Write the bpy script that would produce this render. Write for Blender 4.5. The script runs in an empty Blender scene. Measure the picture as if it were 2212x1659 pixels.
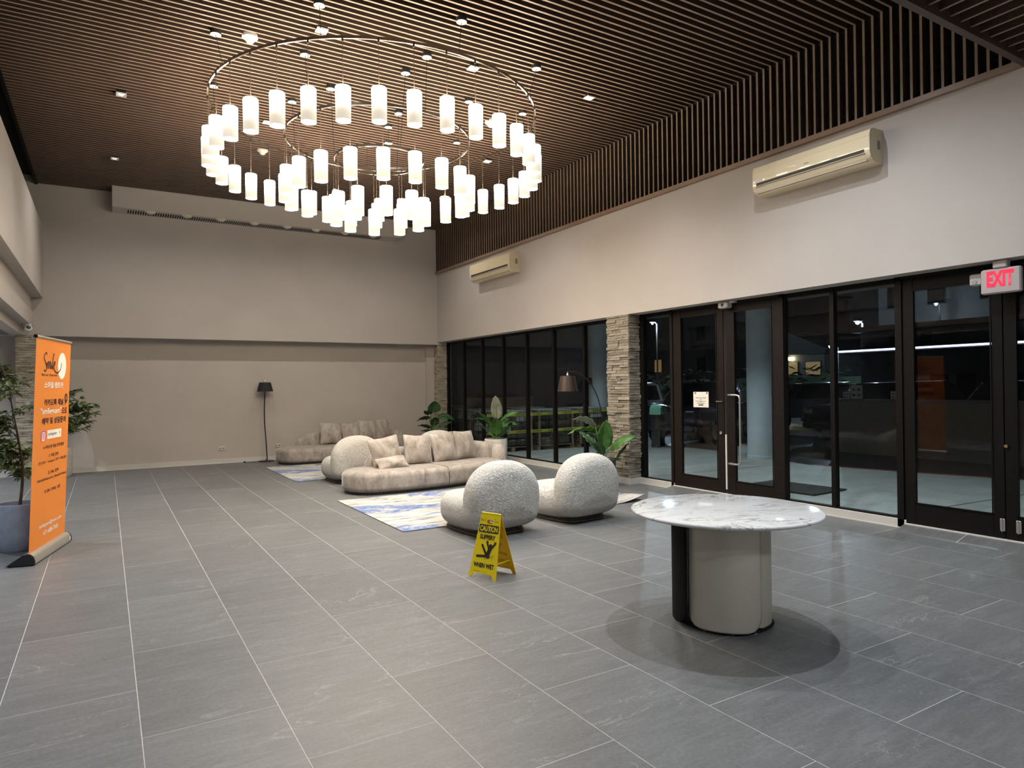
import bpy, math, random
from mathutils import Vector, Matrix
PI = math.pi
sc = bpy.context.scene
COL = sc.collection

# ------------------------------------------------------------------ camera
F_PX, YAW, PITCH, ROLL, CAM_H = 1457.62, 0.5421, 0.0036, -0.0130, 1.5864
def cam_matrix():
    cy, sy, cp, sp = math.cos(YAW), math.sin(YAW), math.cos(PITCH), math.sin(PITCH)
    f = Vector((sy*cp, cy*cp, sp)); r = Vector((cy, -sy, 0)); u = r.cross(f)
    r2 = math.cos(ROLL)*r + math.sin(ROLL)*u
    u2 = -math.sin(ROLL)*r + math.cos(ROLL)*u
    m = Matrix((r2, u2, -f)).transposed().to_4x4()
    m.translation = (0, 0, CAM_H)
    return m
cd = bpy.data.cameras.new('camera'); cam = bpy.data.objects.new('camera', cd); COL.objects.link(cam)
cd.sensor_fit = 'HORIZONTAL'; cd.sensor_width = 36.0; cd.lens = 36.0*F_PX/2212.0
cd.clip_start = 0.05; cd.clip_end = 400
cam.matrix_world = cam_matrix(); sc.camera = cam

# ------------------------------------------------------------------ world, exposure
w = bpy.data.worlds.new('night_sky'); sc.world = w; w.use_nodes = True
w.node_tree.nodes['Background'].inputs[0].default_value = (0.30, 0.42, 0.62, 1)
w.node_tree.nodes['Background'].inputs[1].default_value = 0.006
vs = sc.view_settings
vs.view_transform = 'Standard'; vs.look = 'None'; vs.gamma = 1.0; vs.use_curve_mapping = False
vs.exposure = 0.60
cy_ = sc.cycles
cy_.max_bounces = 7; cy_.diffuse_bounces = 4; cy_.glossy_bounces = 3; cy_.transmission_bounces = 4
cy_.transparent_max_bounces = 8; cy_.use_denoising = True; cy_.use_adaptive_sampling = True; cy_.adaptive_threshold = 0.03; cy_.sample_clamp_indirect = 6.0
cy_.caustics_reflective = False; cy_.caustics_refractive = False

LAMP_SHADE, LAMP_TOP, LAMP_BOTTOM = 22.0, 105.0, 66.0
SPOT_W, NEAR_SPOT_W, LEFT_SPOT_W, OUT_SPOT_W = 88.0, 205.0, 150.0, 78.0

# ------------------------------------------------------------------ materials
MATS = {}
class NT:
    def __init__(s, name):
        s.m = bpy.data.materials.new(name); s.m.use_nodes = True
        s.t = s.m.node_tree; s.n = s.t.nodes; s.l = s.t.links
        s.b = s.n['Principled BSDF']; s.out = s.n['Material Output']
        MATS[name] = s.m
    def node(s, kind, **kw):
        nd = s.n.new(kind)
        for k, v in kw.items(): setattr(nd, k, v)
        return nd
    def link(s, a, b): s.l.new(a, b)
    def coords(s, which='Object', scale=(1, 1, 1), rnd=0.0, rot=0.0):
        tc = s.node('ShaderNodeTexCoord'); mp = s.node('ShaderNodeMapping')
        mp.inputs['Scale'].default_value = scale; mp.inputs['Rotation'].default_value = (0, 0, rot)
        s.link(tc.outputs[which], mp.inputs['Vector'])
        if rnd:
            oi = s.node('ShaderNodeObjectInfo'); mu = s.node('ShaderNodeMath', operation='MULTIPLY')
            mu.inputs[1].default_value = rnd; s.link(oi.outputs['Random'], mu.inputs[0])
            cx = s.node('ShaderNodeCombineXYZ')
            for i in range(3): s.link(mu.outputs[0], cx.inputs[i])
            s.link(cx.outputs[0], mp.inputs['Location'])
        return mp.outputs[0]
    def noise(s, vec, scale=5, detail=4, rough=0.55, dist=0.0):
        nd = s.node('ShaderNodeTexNoise'); nd.inputs['Scale'].default_value = scale
        nd.inputs['Detail'].default_value = detail; nd.inputs['Roughness'].default_value = rough
        nd.inputs['Distortion'].default_value = dist
        s.link(vec, nd.inputs['Vector']); return nd.outputs['Fac']
    def ramp(s, fac, stops):
        r = s.node('ShaderNodeValToRGB'); e = r.color_ramp.elements
        while len(e) < len(stops): e.new(0.5)
        for el, (p, c) in zip(e, stops):
            el.position = p; el.color = (*c, 1) if len(c) == 3 else c
        s.link(fac, r.inputs[0]); return r.outputs[0]
    def mix(s, fac, a, b, blend='MIX'):
        m = s.node('ShaderNodeMix', data_type='RGBA', blend_type=blend)
        for sock, v in ((m.inputs[0], fac), (m.inputs[6], a), (m.inputs[7], b)):
            if hasattr(v, 'is_linked'): s.link(v, sock)
            elif isinstance(v, (int, float)): sock.default_value = v
            else: sock.default_value = (*v, 1)
        return m.outputs[2]
    def color(s, c):
        if hasattr(c, 'is_linked'): s.link(c, s.b.inputs['Base Color'])
        else: s.b.inputs['Base Color'].default_value = (*c, 1)
    def bump(s, h, strength=0.3, dist=0.01):
        bp = s.node('ShaderNodeBump'); bp.inputs['Strength'].default_value = strength
        bp.inputs['Distance'].default_value = dist
        s.link(h, bp.inputs['Height']); s.link(bp.outputs[0], s.b.inputs['Normal'])
    def rough(s, v): s.b.inputs['Roughness'].default_value = v

def simple(name, c, rough=0.6, metal=0.0, var=0.0, scale=8.0, bump=0.0, spec=0.5, coat=0.0):
    s = NT(name); s.rough(rough); s.b.inputs['Metallic'].default_value = metal
    s.b.inputs['Specular IOR Level'].default_value = spec
    if coat: s.b.inputs['Coat Weight'].default_value = coat
    if var or bump:
        v = s.coords('Object'); n = s.noise(v, scale)
        if var:
            lo = tuple(max(0, x*(1-var)) for x in c); hi = tuple(min(1, x*(1+var)) for x in c)
            s.color(s.ramp(n, [(0.3, lo), (0.7, hi)]))
        else: s.color(c)
        if bump: s.bump(n, bump, 0.01)
    else: s.color(c)
    return s.m
def emit(name, c, strength, base=(0.8, 0.8, 0.8)):
    s = NT(name); s.color(base)
    s.b.inputs['Emission Color'].default_value = (*c, 1); s.b.inputs['Emission Strength'].default_value = strength
    return s.m

def mk_tile():
    s = NT('slate_tile'); v = s.coords('Object', (1, 1, 1), 37.0)
    vs_ = s.coords('Object', (0.9, 3.2, 1), 37.0)
    base = s.noise(vs_, 2.4, 6, 0.62, 0.6); fine = s.noise(v, 55, 3, 0.6)
    oi = s.node('ShaderNodeObjectInfo')
    c = s.ramp(base, [(0.25, (0.100, 0.098, 0.095)), (0.5, (0.148, 0.145, 0.140)), (0.78, (0.215, 0.212, 0.204))])
    c = s.mix(0.5, c, s.ramp(s.noise(s.coords('Object', (1.6, 11, 1), 71.0), 2.2, 6, 0.7, 0.8), [(0.35, (0.105, 0.103, 0.099)), (0.52, (0.150, 0.147, 0.142)), (0.66, (0.225, 0.221, 0.212))]))
    c = s.mix(1.0, c, s.ramp(oi.outputs['Random'], [(0.0, (0.635, 0.665, 0.71)), (1.0, (0.80, 0.83, 0.875))]), 'MULTIPLY')
    c = s.mix(0.22, c, s.ramp(fine, [(0.3, (0.10, 0.10, 0.10)), (0.7, (0.27, 0.265, 0.255))]))
    vn = s.coords('Object', (0.55, 1.7, 1), 91.0, -0.75)
    vv = s.noise(vn, 1.5, 7, 0.62, 0.7)
    vein = s.ramp(vv, [(0.492, (0, 0, 0)), (0.50, (1, 1, 1)), (0.508, (0, 0, 0))])
    msk = s.ramp(s.noise(vn, 1.9, 2), [(0.52, (0, 0, 0)), (0.66, (1, 1, 1))])
    mm = s.mix(1.0, vein, msk, 'MULTIPLY')
    sep = s.node('ShaderNodeSeparateColor'); s.link(mm, sep.inputs[0])
    mu = s.node('ShaderNodeMath', operation='MULTIPLY'); mu.inputs[1].default_value = 0.42
    s.link(sep.outputs[0], mu.inputs[0])
    s.color(s.mix(mu.outputs[0], c, (0.46, 0.45, 0.42)))
    s.rough(0.42); s.b.inputs['Specular IOR Level'].default_value = 0.42
    s.bump(s.noise(vs_, 30, 4, 0.7), 0.16, 0.004)
mk_tile()
def mk_stone():
    s = NT('ledger_stone'); v = s.coords('Object', (1, 1, 1), 53.0)
    oi = s.node('ShaderNodeObjectInfo')
    tone = s.ramp(oi.outputs['Random'], [(0.0, (0.20, 0.17, 0.13)), (0.25, (0.34, 0.30, 0.23)), (0.6, (0.47, 0.41, 0.32)), (1.0, (0.56, 0.50, 0.41))])
    n = s.noise(v, 1.4, 8, 0.75)
    s.color(s.mix(0.45, tone, s.ramp(n, [(0.3, (0.10, 0.085, 0.065)), (0.55, (0.45, 0.39, 0.31)), (0.75, (0.62, 0.57, 0.48))])))
    s.rough(0.85); s.bump(s.noise(v, 3, 8, 0.8), 0.9, 0.03)
mk_stone()
def mk_stone_clad():
    s = NT('stone_cladding_far'); v = s.coords('Object', (1, 1, 1))
    vl = s.coords('Object', (4, 4, 26)); n = s.noise(vl, 1.0, 4, 0.7)
    s.color(s.ramp(n, [(0.3, (0.13, 0.11, 0.085)), (0.5, (0.40, 0.35, 0.27)), (0.72, (0.60, 0.54, 0.44))]))
    s.rough(0.85); s.bump(s.noise(v, 30, 6, 0.8), 0.8, 0.02)
mk_stone_clad()
def mk_plaster(name, c):
    s = NT(name); v = s.coords('Object'); n = s.noise(v, 1.3, 4)
    s.color(s.ramp(n, [(0.3, tuple(x*0.96 for x in c)), (0.7, tuple(min(1, x*1.03) for x in c))]))
    s.rough(0.75); s.b.inputs['Specular IOR Level'].default_value = 0.3
    s.bump(s.noise(v, 90, 3), 0.08, 0.003)
mk_plaster('wall_paint', (0.47, 0.425, 0.388)); mk_plaster('skirting_paint', (0.56, 0.535, 0.50))
mk_plaster('beam_paint', (0.52, 0.475, 0.435))
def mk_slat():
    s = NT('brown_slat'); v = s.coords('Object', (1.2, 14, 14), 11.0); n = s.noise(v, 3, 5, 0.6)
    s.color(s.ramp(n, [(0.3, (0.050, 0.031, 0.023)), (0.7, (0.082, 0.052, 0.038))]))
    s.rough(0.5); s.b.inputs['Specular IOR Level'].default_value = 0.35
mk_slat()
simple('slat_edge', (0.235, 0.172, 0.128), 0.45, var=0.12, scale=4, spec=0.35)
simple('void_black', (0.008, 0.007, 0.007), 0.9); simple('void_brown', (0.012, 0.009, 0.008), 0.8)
simple('grout', (0.50, 0.475, 0.44), 0.9, var=0.12, scale=20)
simple('stone_gap', (0.06, 0.05, 0.04), 0.95)
simple('bronze_frame', (0.0055, 0.0045, 0.004), 0.5, var=0.2, scale=30, spec=0.16)
simple('door_brown', (0.0105, 0.007, 0.0055), 0.5, var=0.25, scale=25, spec=0.18)
simple('chrome', (0.72, 0.70, 0.66), 0.22, 1.0); simple('brushed_steel', (0.62, 0.60, 0.57), 0.38, 1.0)
simple('dark_metal', (0.02, 0.018, 0.017), 0.45, 0.3); simple('black_fabric', (0.015, 0.014, 0.014), 0.8, var=0.3, scale=120, bump=0.2)
simple('plinth_brass', (0.13, 0.10, 0.06), 0.4, 0.8); simple('brass', (0.55, 0.42, 0.20), 0.32, 1.0)
simple('white_plastic', (0.60, 0.58, 0.54), 0.4); simple('ivory_plastic', (0.74, 0.63, 0.42), 0.10, coat=0.8, spec=0.6)
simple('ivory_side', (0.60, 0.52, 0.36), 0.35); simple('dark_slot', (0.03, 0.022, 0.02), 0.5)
simple('grey_plastic', (0.50, 0.47, 0.46), 0.5); simple('label_grey', (0.20, 0.20, 0.19), 0.6)
simple('trim_copper', (0.24, 0.155, 0.105), 0.36, var=0.1, scale=3); simple('ring_metal', (0.34, 0.29, 0.24), 0.25, 1.0)
simple('cable_brown', (0.10, 0.07, 0.05), 0.6); simple('cable_black', (0.01, 0.01, 0.01), 0.6)
simple('duct_paint', (0.52, 0.475, 0.44), 0.7); simple('nozzle_cream', (0.72, 0.66, 0.55), 0.45)
simple('paper', (0.80, 0.76, 0.68), 0.8); simple('ink', (0.012, 0.011, 0.010), 0.7); simple('ink_brown', (0.035, 0.010, 0.012), 0.7)
simple('white_print', (0.82, 0.78, 0.70), 0.6); simple('marker', (0.05, 0.05, 0.015), 0.7)
simple('alu', (0.66, 0.63, 0.56), 0.33, 0.85, var=0.05, scale=60); simple('black_cap', (0.012, 0.012, 0.013), 0.35)
simple('icon_pink', (0.70, 0.10, 0.28), 0.6); simple('icon_purple', (0.26, 0.10, 0.50), 0.6); simple('icon_orange', (0.85, 0.35, 0.10), 0.6)
simple('soil', (0.05, 0.035, 0.025), 0.95, var=0.4, scale=40, bump=0.8)
simple('pot_bluegrey', (0.24, 0.27, 0.33), 0.7, var=0.16, scale=9, bump=0.15); simple('pot_stone', (0.46, 0.43, 0.37), 0.7, var=0.15, scale=10, bump=0.15)
simple('pot_white', (0.66, 0.63, 0.57), 0.6, var=0.06, scale=10); simple('pot_dark', (0.05, 0.048, 0.045), 0.6, var=0.2, scale=10)
simple('bark', (0.085, 0.060, 0.040), 0.9, var=0.4, scale=30, bump=0.5); simple('stem_green', (0.14, 0.24, 0.06), 0.5, var=0.2)
def mk_leaf(name, a, b):
    s = NT(name); v = s.coords('Object', (1, 1, 1), 17.0); n = s.noise(v, 6, 3)
    s.color(s.ramp(n, [(0.3, a), (0.7, b)])); s.rough(0.5 if 'tree' in name else 0.34); s.b.inputs['Specular IOR Level'].default_value = 0.4
mk_leaf('leaf_green', (0.030, 0.095, 0.018), (0.085, 0.205, 0.040)); mk_leaf('leaf_dark', (0.020, 0.060, 0.022), (0.055, 0.130, 0.045))
mk_leaf('leaf_tree', (0.07, 0.115, 0.04), (0.22, 0.28, 0.11)); mk_leaf('leaf_pale', (0.20, 0.22, 0.17), (0.36, 0.37, 0.30))
def mk_boucle():
    s = NT('boucle'); v = s.coords('Object', (1, 1, 1), 9.0)
    n = s.noise(v, 40, 3, 0.62, 1.2)
    s.color(s.ramp(n, [(0.32, (0.64, 0.61, 0.56)), (0.56, (0.79, 0.76, 0.70))]))
    s.rough(0.95); s.b.inputs['Specular IOR Level'].default_value = 0.1
    s.b.inputs['Sheen Weight'].default_value = 0.35; s.b.inputs['Sheen Roughness'].default_value = 0.5
    s.bump(n, 1.0, 0.05)
mk_boucle()
def mk_velvet(name, k):
    s = NT(name); v = s.coords('Object', (1.0, 1.0, 0.55), 7.0)
    n = s.noise(v, 7, 7, 0.68, 0.8); n2 = s.noise(v, 48, 3, 0.6)
    c = s.ramp(n, [(0.32, (0.165*k, 0.142*k, 0.125*k)), (0.5, (0.315*k, 0.276*k, 0.245*k)), (0.68, (0.43*k, 0.385*k, 0.345*k))])
    s.color(s.mix(0.2, c, s.ramp(n2, [(0.3, (0.22*k, 0.18*k, 0.15*k)), (0.7, (0.55*k, 0.48*k, 0.42*k))])))
    s.rough(0.75); s.b.inputs['Sheen Weight'].default_value = 0.5; s.b.inputs['Sheen Roughness'].default_value = 0.35
    s.b.inputs['Specular IOR Level'].default_value = 0.2; s.bump(n, 0.25, 0.02)
mk_velvet('velvet', 1.0); mk_velvet('velvet_cushion', 1.08)
def mk_rug():
    s = NT('rug_weave'); v1 = s.coords('Object', (0.6, 1.5, 1)); v2 = s.coords('Object', (0.9, 5.5, 1))
    n1 = s.noise(v1, 1.25, 8, 0.72, 0.6); n2 = s.noise(v2, 2.2, 8, 0.72, 0.3); n3 = s.noise(s.coords('Object', (3, 22, 1)), 3, 5, 0.7)
    base = s.ramp(n2, [(0.36, (0.13, 0.135, 0.14)), (0.45, (0.33, 0.32, 0.30)), (0.53, (0.46, 0.44, 0.405)), (0.70, (0.53, 0.51, 0.47))])
    blue = s.ramp(n3, [(0.38, (0.045, 0.080, 0.22)), (0.54, (0.14, 0.20, 0.36)), (0.64, (0.58, 0.57, 0.55))])
    msk = s.ramp(n1, [(0.505, (0, 0, 0)), (0.55, (1, 1, 1))])
    sep = s.node('ShaderNodeSeparateColor'); s.link(msk, sep.inputs[0])
    s.color(s.mix(sep.outputs[0], base, blue)); s.rough(0.95); s.b.inputs['Specular IOR Level'].default_value = 0.1
    s.bump(s.noise(s.coords('Object'), 220, 2), 0.4, 0.006)
mk_rug(); simple('rug_edge', (0.10, 0.09, 0.085), 0.9)
def mk_marble():
    s = NT('marble'); v = s.coords('Object', (0.7, 1.4, 1))
    d = s.noise(v, 1.2, 6, 0.6, 1.6)
    vein = s.ramp(d, [(0.476, (0, 0, 0)), (0.4985, (1, 1, 1)), (0.505, (0, 0, 0))])
    d2 = s.noise(s.coords('Object', (1.4, 0.9, 1)), 2.0, 6, 0.62, 1.2)
    vein2 = s.ramp(d2, [(0.488, (0, 0, 0)), (0.4985, (0.45, 0.45, 0.45)), (0.505, (0, 0, 0))])
    a = s.mix(1.0, vein, vein2, 'ADD'); msk = s.ramp(s.noise(v, 2.1, 2), [(0.32, (0.12, 0.12, 0.12)), (0.50, (1, 1, 1))])
    mm = s.mix(1.0, a, msk, 'MULTIPLY'); sep = s.node('ShaderNodeSeparateColor'); s.link(mm, sep.inputs[0])
    mu = s.node('ShaderNodeMath', operation='MULTIPLY', use_clamp=True); mu.inputs[1].default_value = 0.8; s.link(sep.outputs[0], mu.inputs[0])
    s.color(s.mix(mu.outputs[0], (0.66, 0.66, 0.655), (0.15, 0.145, 0.14))); s.rough(0.10); s.b.inputs['Specular IOR Level'].default_value = 0.35
mk_marble()
simple('pedestal_bronze', (0.47, 0.44, 0.365), 0.42, 0.25, var=0.07, scale=140)
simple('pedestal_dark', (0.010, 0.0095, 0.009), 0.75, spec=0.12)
simple('caution_yellow', (0.86, 0.66, 0.004), 0.38)
def mk_caution_back():
    s = NT('caution_yellow_back'); s.color((0.80, 0.50, 0.002)); s.rough(0.45)
mk_caution_back(); simple('caution_ghost', (0.50, 0.30, 0.002), 0.6)
simple('banner_orange', (0.70, 0.222, 0.036), 0.55, spec=0.3)
def mk_glass(name, tint):
    s = NT(name); s.n.remove(s.b)
    tr = s.node('ShaderNodeBsdfTransparent'); tr.inputs[0].default_value = (*tint, 1)
    gl = s.node('ShaderNodeBsdfGlossy'); gl.inputs['Roughness'].default_value = 0.0
    gl.inputs['Color'].default_value = (0.52, 0.52, 0.52, 1)
    fr = s.node('ShaderNodeFresnel'); ge = s.node('ShaderNodeNewGeometry'); mr = s.node('ShaderNodeMapRange')
    mr.inputs[3].default_value = 1.5; mr.inputs[4].default_value = 1/1.5   # same reflectance from either side of the sheet
    s.link(ge.outputs['Backfacing'], mr.inputs[0]); s.link(mr.outputs[0], fr.inputs['IOR'])
    mx = s.node('ShaderNodeMixShader')
    s.link(fr.outputs[0], mx.inputs[0]); s.link(tr.outputs[0], mx.inputs[1]); s.link(gl.outputs[0], mx.inputs[2])
    s.link(mx.outputs[0], s.out.inputs[0])
mk_glass('window_glass', (0.84, 0.90, 0.90))
WARM = (1.0, 0.86, 0.66)
def mk_shade():
    # linen lampshade: glow painted in, brighter towards the top, in place of a bulb
    s = NT('shade_linen'); tc = s.node('ShaderNodeTexCoord'); sx = s.node('ShaderNodeSeparateXYZ'); s.link(tc.outputs['Object'], sx.inputs[0])
    mr = s.node('ShaderNodeMapRange'); mr.inputs[1].default_value = -0.345; mr.inputs[2].default_value = 0.0
    mr.inputs[3].default_value = 0.0; mr.inputs[4].default_value = 1.0; s.link(sx.outputs[2], mr.inputs[0])
    pw = s.node('ShaderNodeMath', operation='POWER'); pw.inputs[1].default_value = 4.0; s.link(mr.outputs[0], pw.inputs[0])
    mu = s.node('ShaderNodeMath', operation='MULTIPLY_ADD'); mu.inputs[1].default_value = LAMP_SHADE; mu.inputs[2].default_value = 0.46; s.link(pw.outputs[0], mu.inputs[0])
    s.color((0.32, 0.30, 0.27)); s.rough(0.9)
    s.b.inputs['Emission Color'].default_value = (1.0, 0.88, 0.70, 1); s.link(mu.outputs[0], s.b.inputs['Emission Strength'])
mk_shade(); emit('lamp_top', WARM, LAMP_TOP); emit('lamp_bottom', WARM, LAMP_BOTTOM)
emit('spot_lens', (0.86, 0.92, 1.0), 25.0); emit('spot_lens_dim', (0.86, 0.92, 1.0), 1.2)
emit('exit_red', (1.0, 0.012, 0.05), 1.1, (0.25, 0.01, 0.02)); simple('exit_case', (0.42, 0.37, 0.36), 0.5)
emit('led_strip', (0.62, 0.66, 1.0), 3.2); emit('street_light', (0.55, 0.80, 1.0), 30.0); emit('porch_light', (1.0, 0.80, 0.42), 14.0)
emit('porch_white', (0.85, 1.0, 0.9), 12.0); emit('lit_window', (1.0, 0.62, 0.22), 0.10, (0.1, 0.08, 0.05)); emit('wall_light', (1.0, 0.93, 0.80), 8.0); emit('green_led', (0.4, 1.0, 0.8), 1.5)
def mk_pave():
    s = NT('concrete_paving'); v = s.coords('Object'); n = s.noise(v, 1.6, 7, 0.65); n2 = s.noise(s.coords('Object', (2, 9, 1)), 3, 5, 0.7)
    c = s.ramp(n, [(0.3, (0.24, 0.255, 0.25)), (0.7, (0.38, 0.40, 0.39))])
    s.color(s.mix(0.25, c, s.ramp(n2, [(0.35, (0.18, 0.19, 0.19)), (0.65, (0.44, 0.46, 0.45))]))); s.rough(0.55); s.bump(n2, 0.2, 0.01)
mk_pave()
simple('asphalt', (0.035, 0.036, 0.037), 0.30, var=0.3, scale=4, bump=0.1, spec=0.6); simple('red_paint', (0.30, 0.03, 0.025), 0.6)
simple('pillar_paint', (0.46, 0.53, 0.60), 0.7, var=0.05, scale=6); simple('car_black', (0.010, 0.011, 0.014), 0.18, coat=0.6); simple('car_grey', (0.14, 0.16, 0.18), 0.2, 0.3, coat=0.6)
simple('car_blue', (0.028, 0.032, 0.060), 0.2, coat=0.6); simple('car_white', (0.42, 0.44, 0.45), 0.25, coat=0.5); simple('car_glass', (0.012, 0.014, 0.016), 0.06, spec=0.8)
simple('tyre', (0.012, 0.012, 0.012), 0.85); simple('car_lamp', (0.6, 0.6, 0.58), 0.15); simple('green_box', (0.16, 0.42, 0.31), 0.5); simple('plate_red', (0.10, 0.008, 0.008), 0.5); simple('tail_red', (0.25, 0.01, 0.01), 0.2)
simple('pallet_wood', (0.17, 0.125, 0.08), 0.85, var=0.25, scale=12); simple('wrap_dark', (0.055, 0.060, 0.055), 0.35, var=0.5, scale=9, bump=0.6)
simple('wrap_white', (0.35, 0.37, 0.36), 0.35, var=0.3, scale=12, bump=0.5); simple('cage_wire', (0.02, 0.02, 0.02), 0.5, 0.6)
simple('tape_yellow', (0.33, 0.34, 0.05), 0.5); simple('board_wood', (0.42, 0.34, 0.27), 0.8, var=0.15, scale=3)
simple('wall_dark', (0.045, 0.043, 0.047), 0.9); simple('building_pale', (0.15, 0.16, 0.17), 0.85, var=0.08, scale=1.5); simple('building_grey', (0.075, 0.078, 0.082), 0.9, var=0.1)
simple('roof_dark', (0.03, 0.03, 0.03), 0.8); simple('hedge', (0.012, 0.028, 0.012), 0.9, var=0.5, scale=5); simple('mat_black', (0.012, 0.012, 0.013), 0.9)
simple('render_brown', (0.20, 0.175, 0.155), 0.9, var=0.08); simple('board_white', (0.5, 0.5, 0.48), 0.7); simple('soffit_grey', (0.20, 0.19, 0.185), 0.8)

# ------------------------------------------------------------------ mesh helpers
class MB:
    def __init__(s): s.v = []; s.f = []
    def add(s, vs, fs):
        o = len(s.v); s.v += [tuple(p) for p in vs]; s.f += [tuple(i+o for i in f) for f in fs]; return s
    def box(s, a, b):
        (x0, y0, z0), (x1, y1, z1) = a, b
        return s.add([(x0,y0,z0),(x1,y0,z0),(x1,y1,z0),(x0,y1,z0),(x0,y0,z1),(x1,y0,z1),(x1,y1,z1),(x0,y1,z1)],
                     [(0,3,2,1),(4,5,6,7),(0,1,5,4),(1,2,6,5),(2,3,7,6),(3,0,4,7)])
    def bbox(s, a, b, r):
        # box with chamfered vertical and horizontal edges
        (x0, y0, z0), (x1, y1, z1) = a, b
        rings = []
        for z, i in ((z0, r), (z0+r, 0), (z1-r, 0), (z1, r)):
            X0, X1, Y0, Y1 = x0+i, x1-i, y0+i, y1-i
            rings.append([(X0+r,Y0,z),(X1-r,Y0,z),(X1,Y0+r,z),(X1,Y1-r,z),(X1-r,Y1,z),(X0+r,Y1,z),(X0,Y1-r,z),(X0,Y0+r,z)])
        return s.rings(rings)
    def rings(s, rings, close=True, caps=True):
        n = len(rings[0]); vs = [p for r in rings for p in r]; fs = []
        for k in range(len(rings)-1):
            for i in range(n if close else n-1):
                j = (i+1) % n; fs.append((k*n+i, k*n+j, (k+1)*n+j, (k+1)*n+i))
        if caps: fs.append(tuple(reversed(range(n)))); fs.append(tuple(range((len(rings)-1)*n, len(rings)*n)))
        return s.add(vs, fs)
    def cyl(s, c, r, z0, z1, n=24, r2=None):
        r2 = r if r2 is None else r2
        f = lambda rr, z: [(c[0]+rr*math.cos(2*PI*i/n), c[1]+rr*math.sin(2*PI*i/n), z) for i in range(n)]
        return s.rings([f(r, z0), f(r2, z1)])
    def lathe(s, prof, n=28, c=(0, 0, 0), caps=True):
        return s.rings([[(c[0]+r*math.cos(2*PI*i/n), c[1]+r*math.sin(2*PI*i/n), c[2]+z) for i in range(n)] for r, z in prof], True, caps)
    def tube(s, pts, r, n=8, caps=True):
        pts = [Vector(p) for p in pts]; rr = r if isinstance(r, (list, tuple)) else [r]*len(pts)
        rings = []; up = None
        for i, p in enumerate(pts):
            d = (pts[min(i+1, len(pts)-1)]-pts[max(i-1, 0)]).normalized()
            if up is None: up = Vector((0, 0, 1)) if abs(d.z) < 0.9 else Vector((1, 0, 0))
            a = d.cross(up).normalized(); b = a.cross(d).normalized(); up = b
            rings.append([tuple(p+rr[i]*(math.cos(2*PI*k/n)*a+math.sin(2*PI*k/n)*b)) for k in range(n)])
        return s.rings(rings, True, caps)
    def prism(s, poly, a, b, axis='x'):
        # polygon in the plane across axis, extruded from a to b
        def P(u, v, t):
            return {'x': (t, u, v), 'y': (u, t, v), 'z': (u, v, t)}[axis]
        return s.rings([[P(u, v, a) for u, v in poly], [P(u, v, b) for u, v in poly]])

def link(o, parent=None):
    COL.objects.link(o)
    if parent is not None: o.parent = parent
    return o
def mesh(mb, name, smooth=False):
    me = bpy.data.meshes.new(name); me.from_pydata(mb.v, [], mb.f); me.validate(); me.update()
    import bmesh
    b = bmesh.new(); b.from_mesh(me); bmesh.ops.recalc_face_normals(b, faces=b.faces); b.to_mesh(me); b.free()
    if smooth:
        me.polygons.foreach_set('use_smooth', [True]*len(me.polygons))
        if smooth != 'all':
            try: me.set_sharp_from_angle(angle=math.radians(42))
            except Exception: pass
    return me
def obj(name, mb, mat, parent=None, loc=None, rot=None, smooth=False, label=None):
    me = mb if isinstance(mb, bpy.types.Mesh) else mesh(mb, name, smooth)
    if mat and not me.materials: me.materials.append(MATS[mat])
    o = bpy.data.objects.new(name, me)
    if loc: o.location = loc
    if rot: o.rotation_euler = rot
    link(o, parent)
    if label: o['label'] = label
    return o
def tag(o, label, cat, group=None, kind=None):
    o['label'] = label; o['category'] = cat
    if group: o['group'] = group
    if kind: o['kind'] = kind
    return o
def thing(name, label, cat, loc=(0, 0, 0), rotz=0, group=None, kind=None):
    o = bpy.data.objects.new(name, None); o.empty_display_size = 0.1
    o.location = loc; o.rotation_euler = (0, 0, rotz); link(o)
    return tag(o, label, cat, group, kind)
def copy_tree(o, parent=None):
    c = o.copy(); link(c); c.parent = parent
    for ch in list(o.children): copy_tree(ch, c)
    return c
def subsurf(o, lv=1):
    m = o.modifiers.new('smooth', 'SUBSURF'); m.levels = lv; m.render_levels = lv; return o

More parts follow.
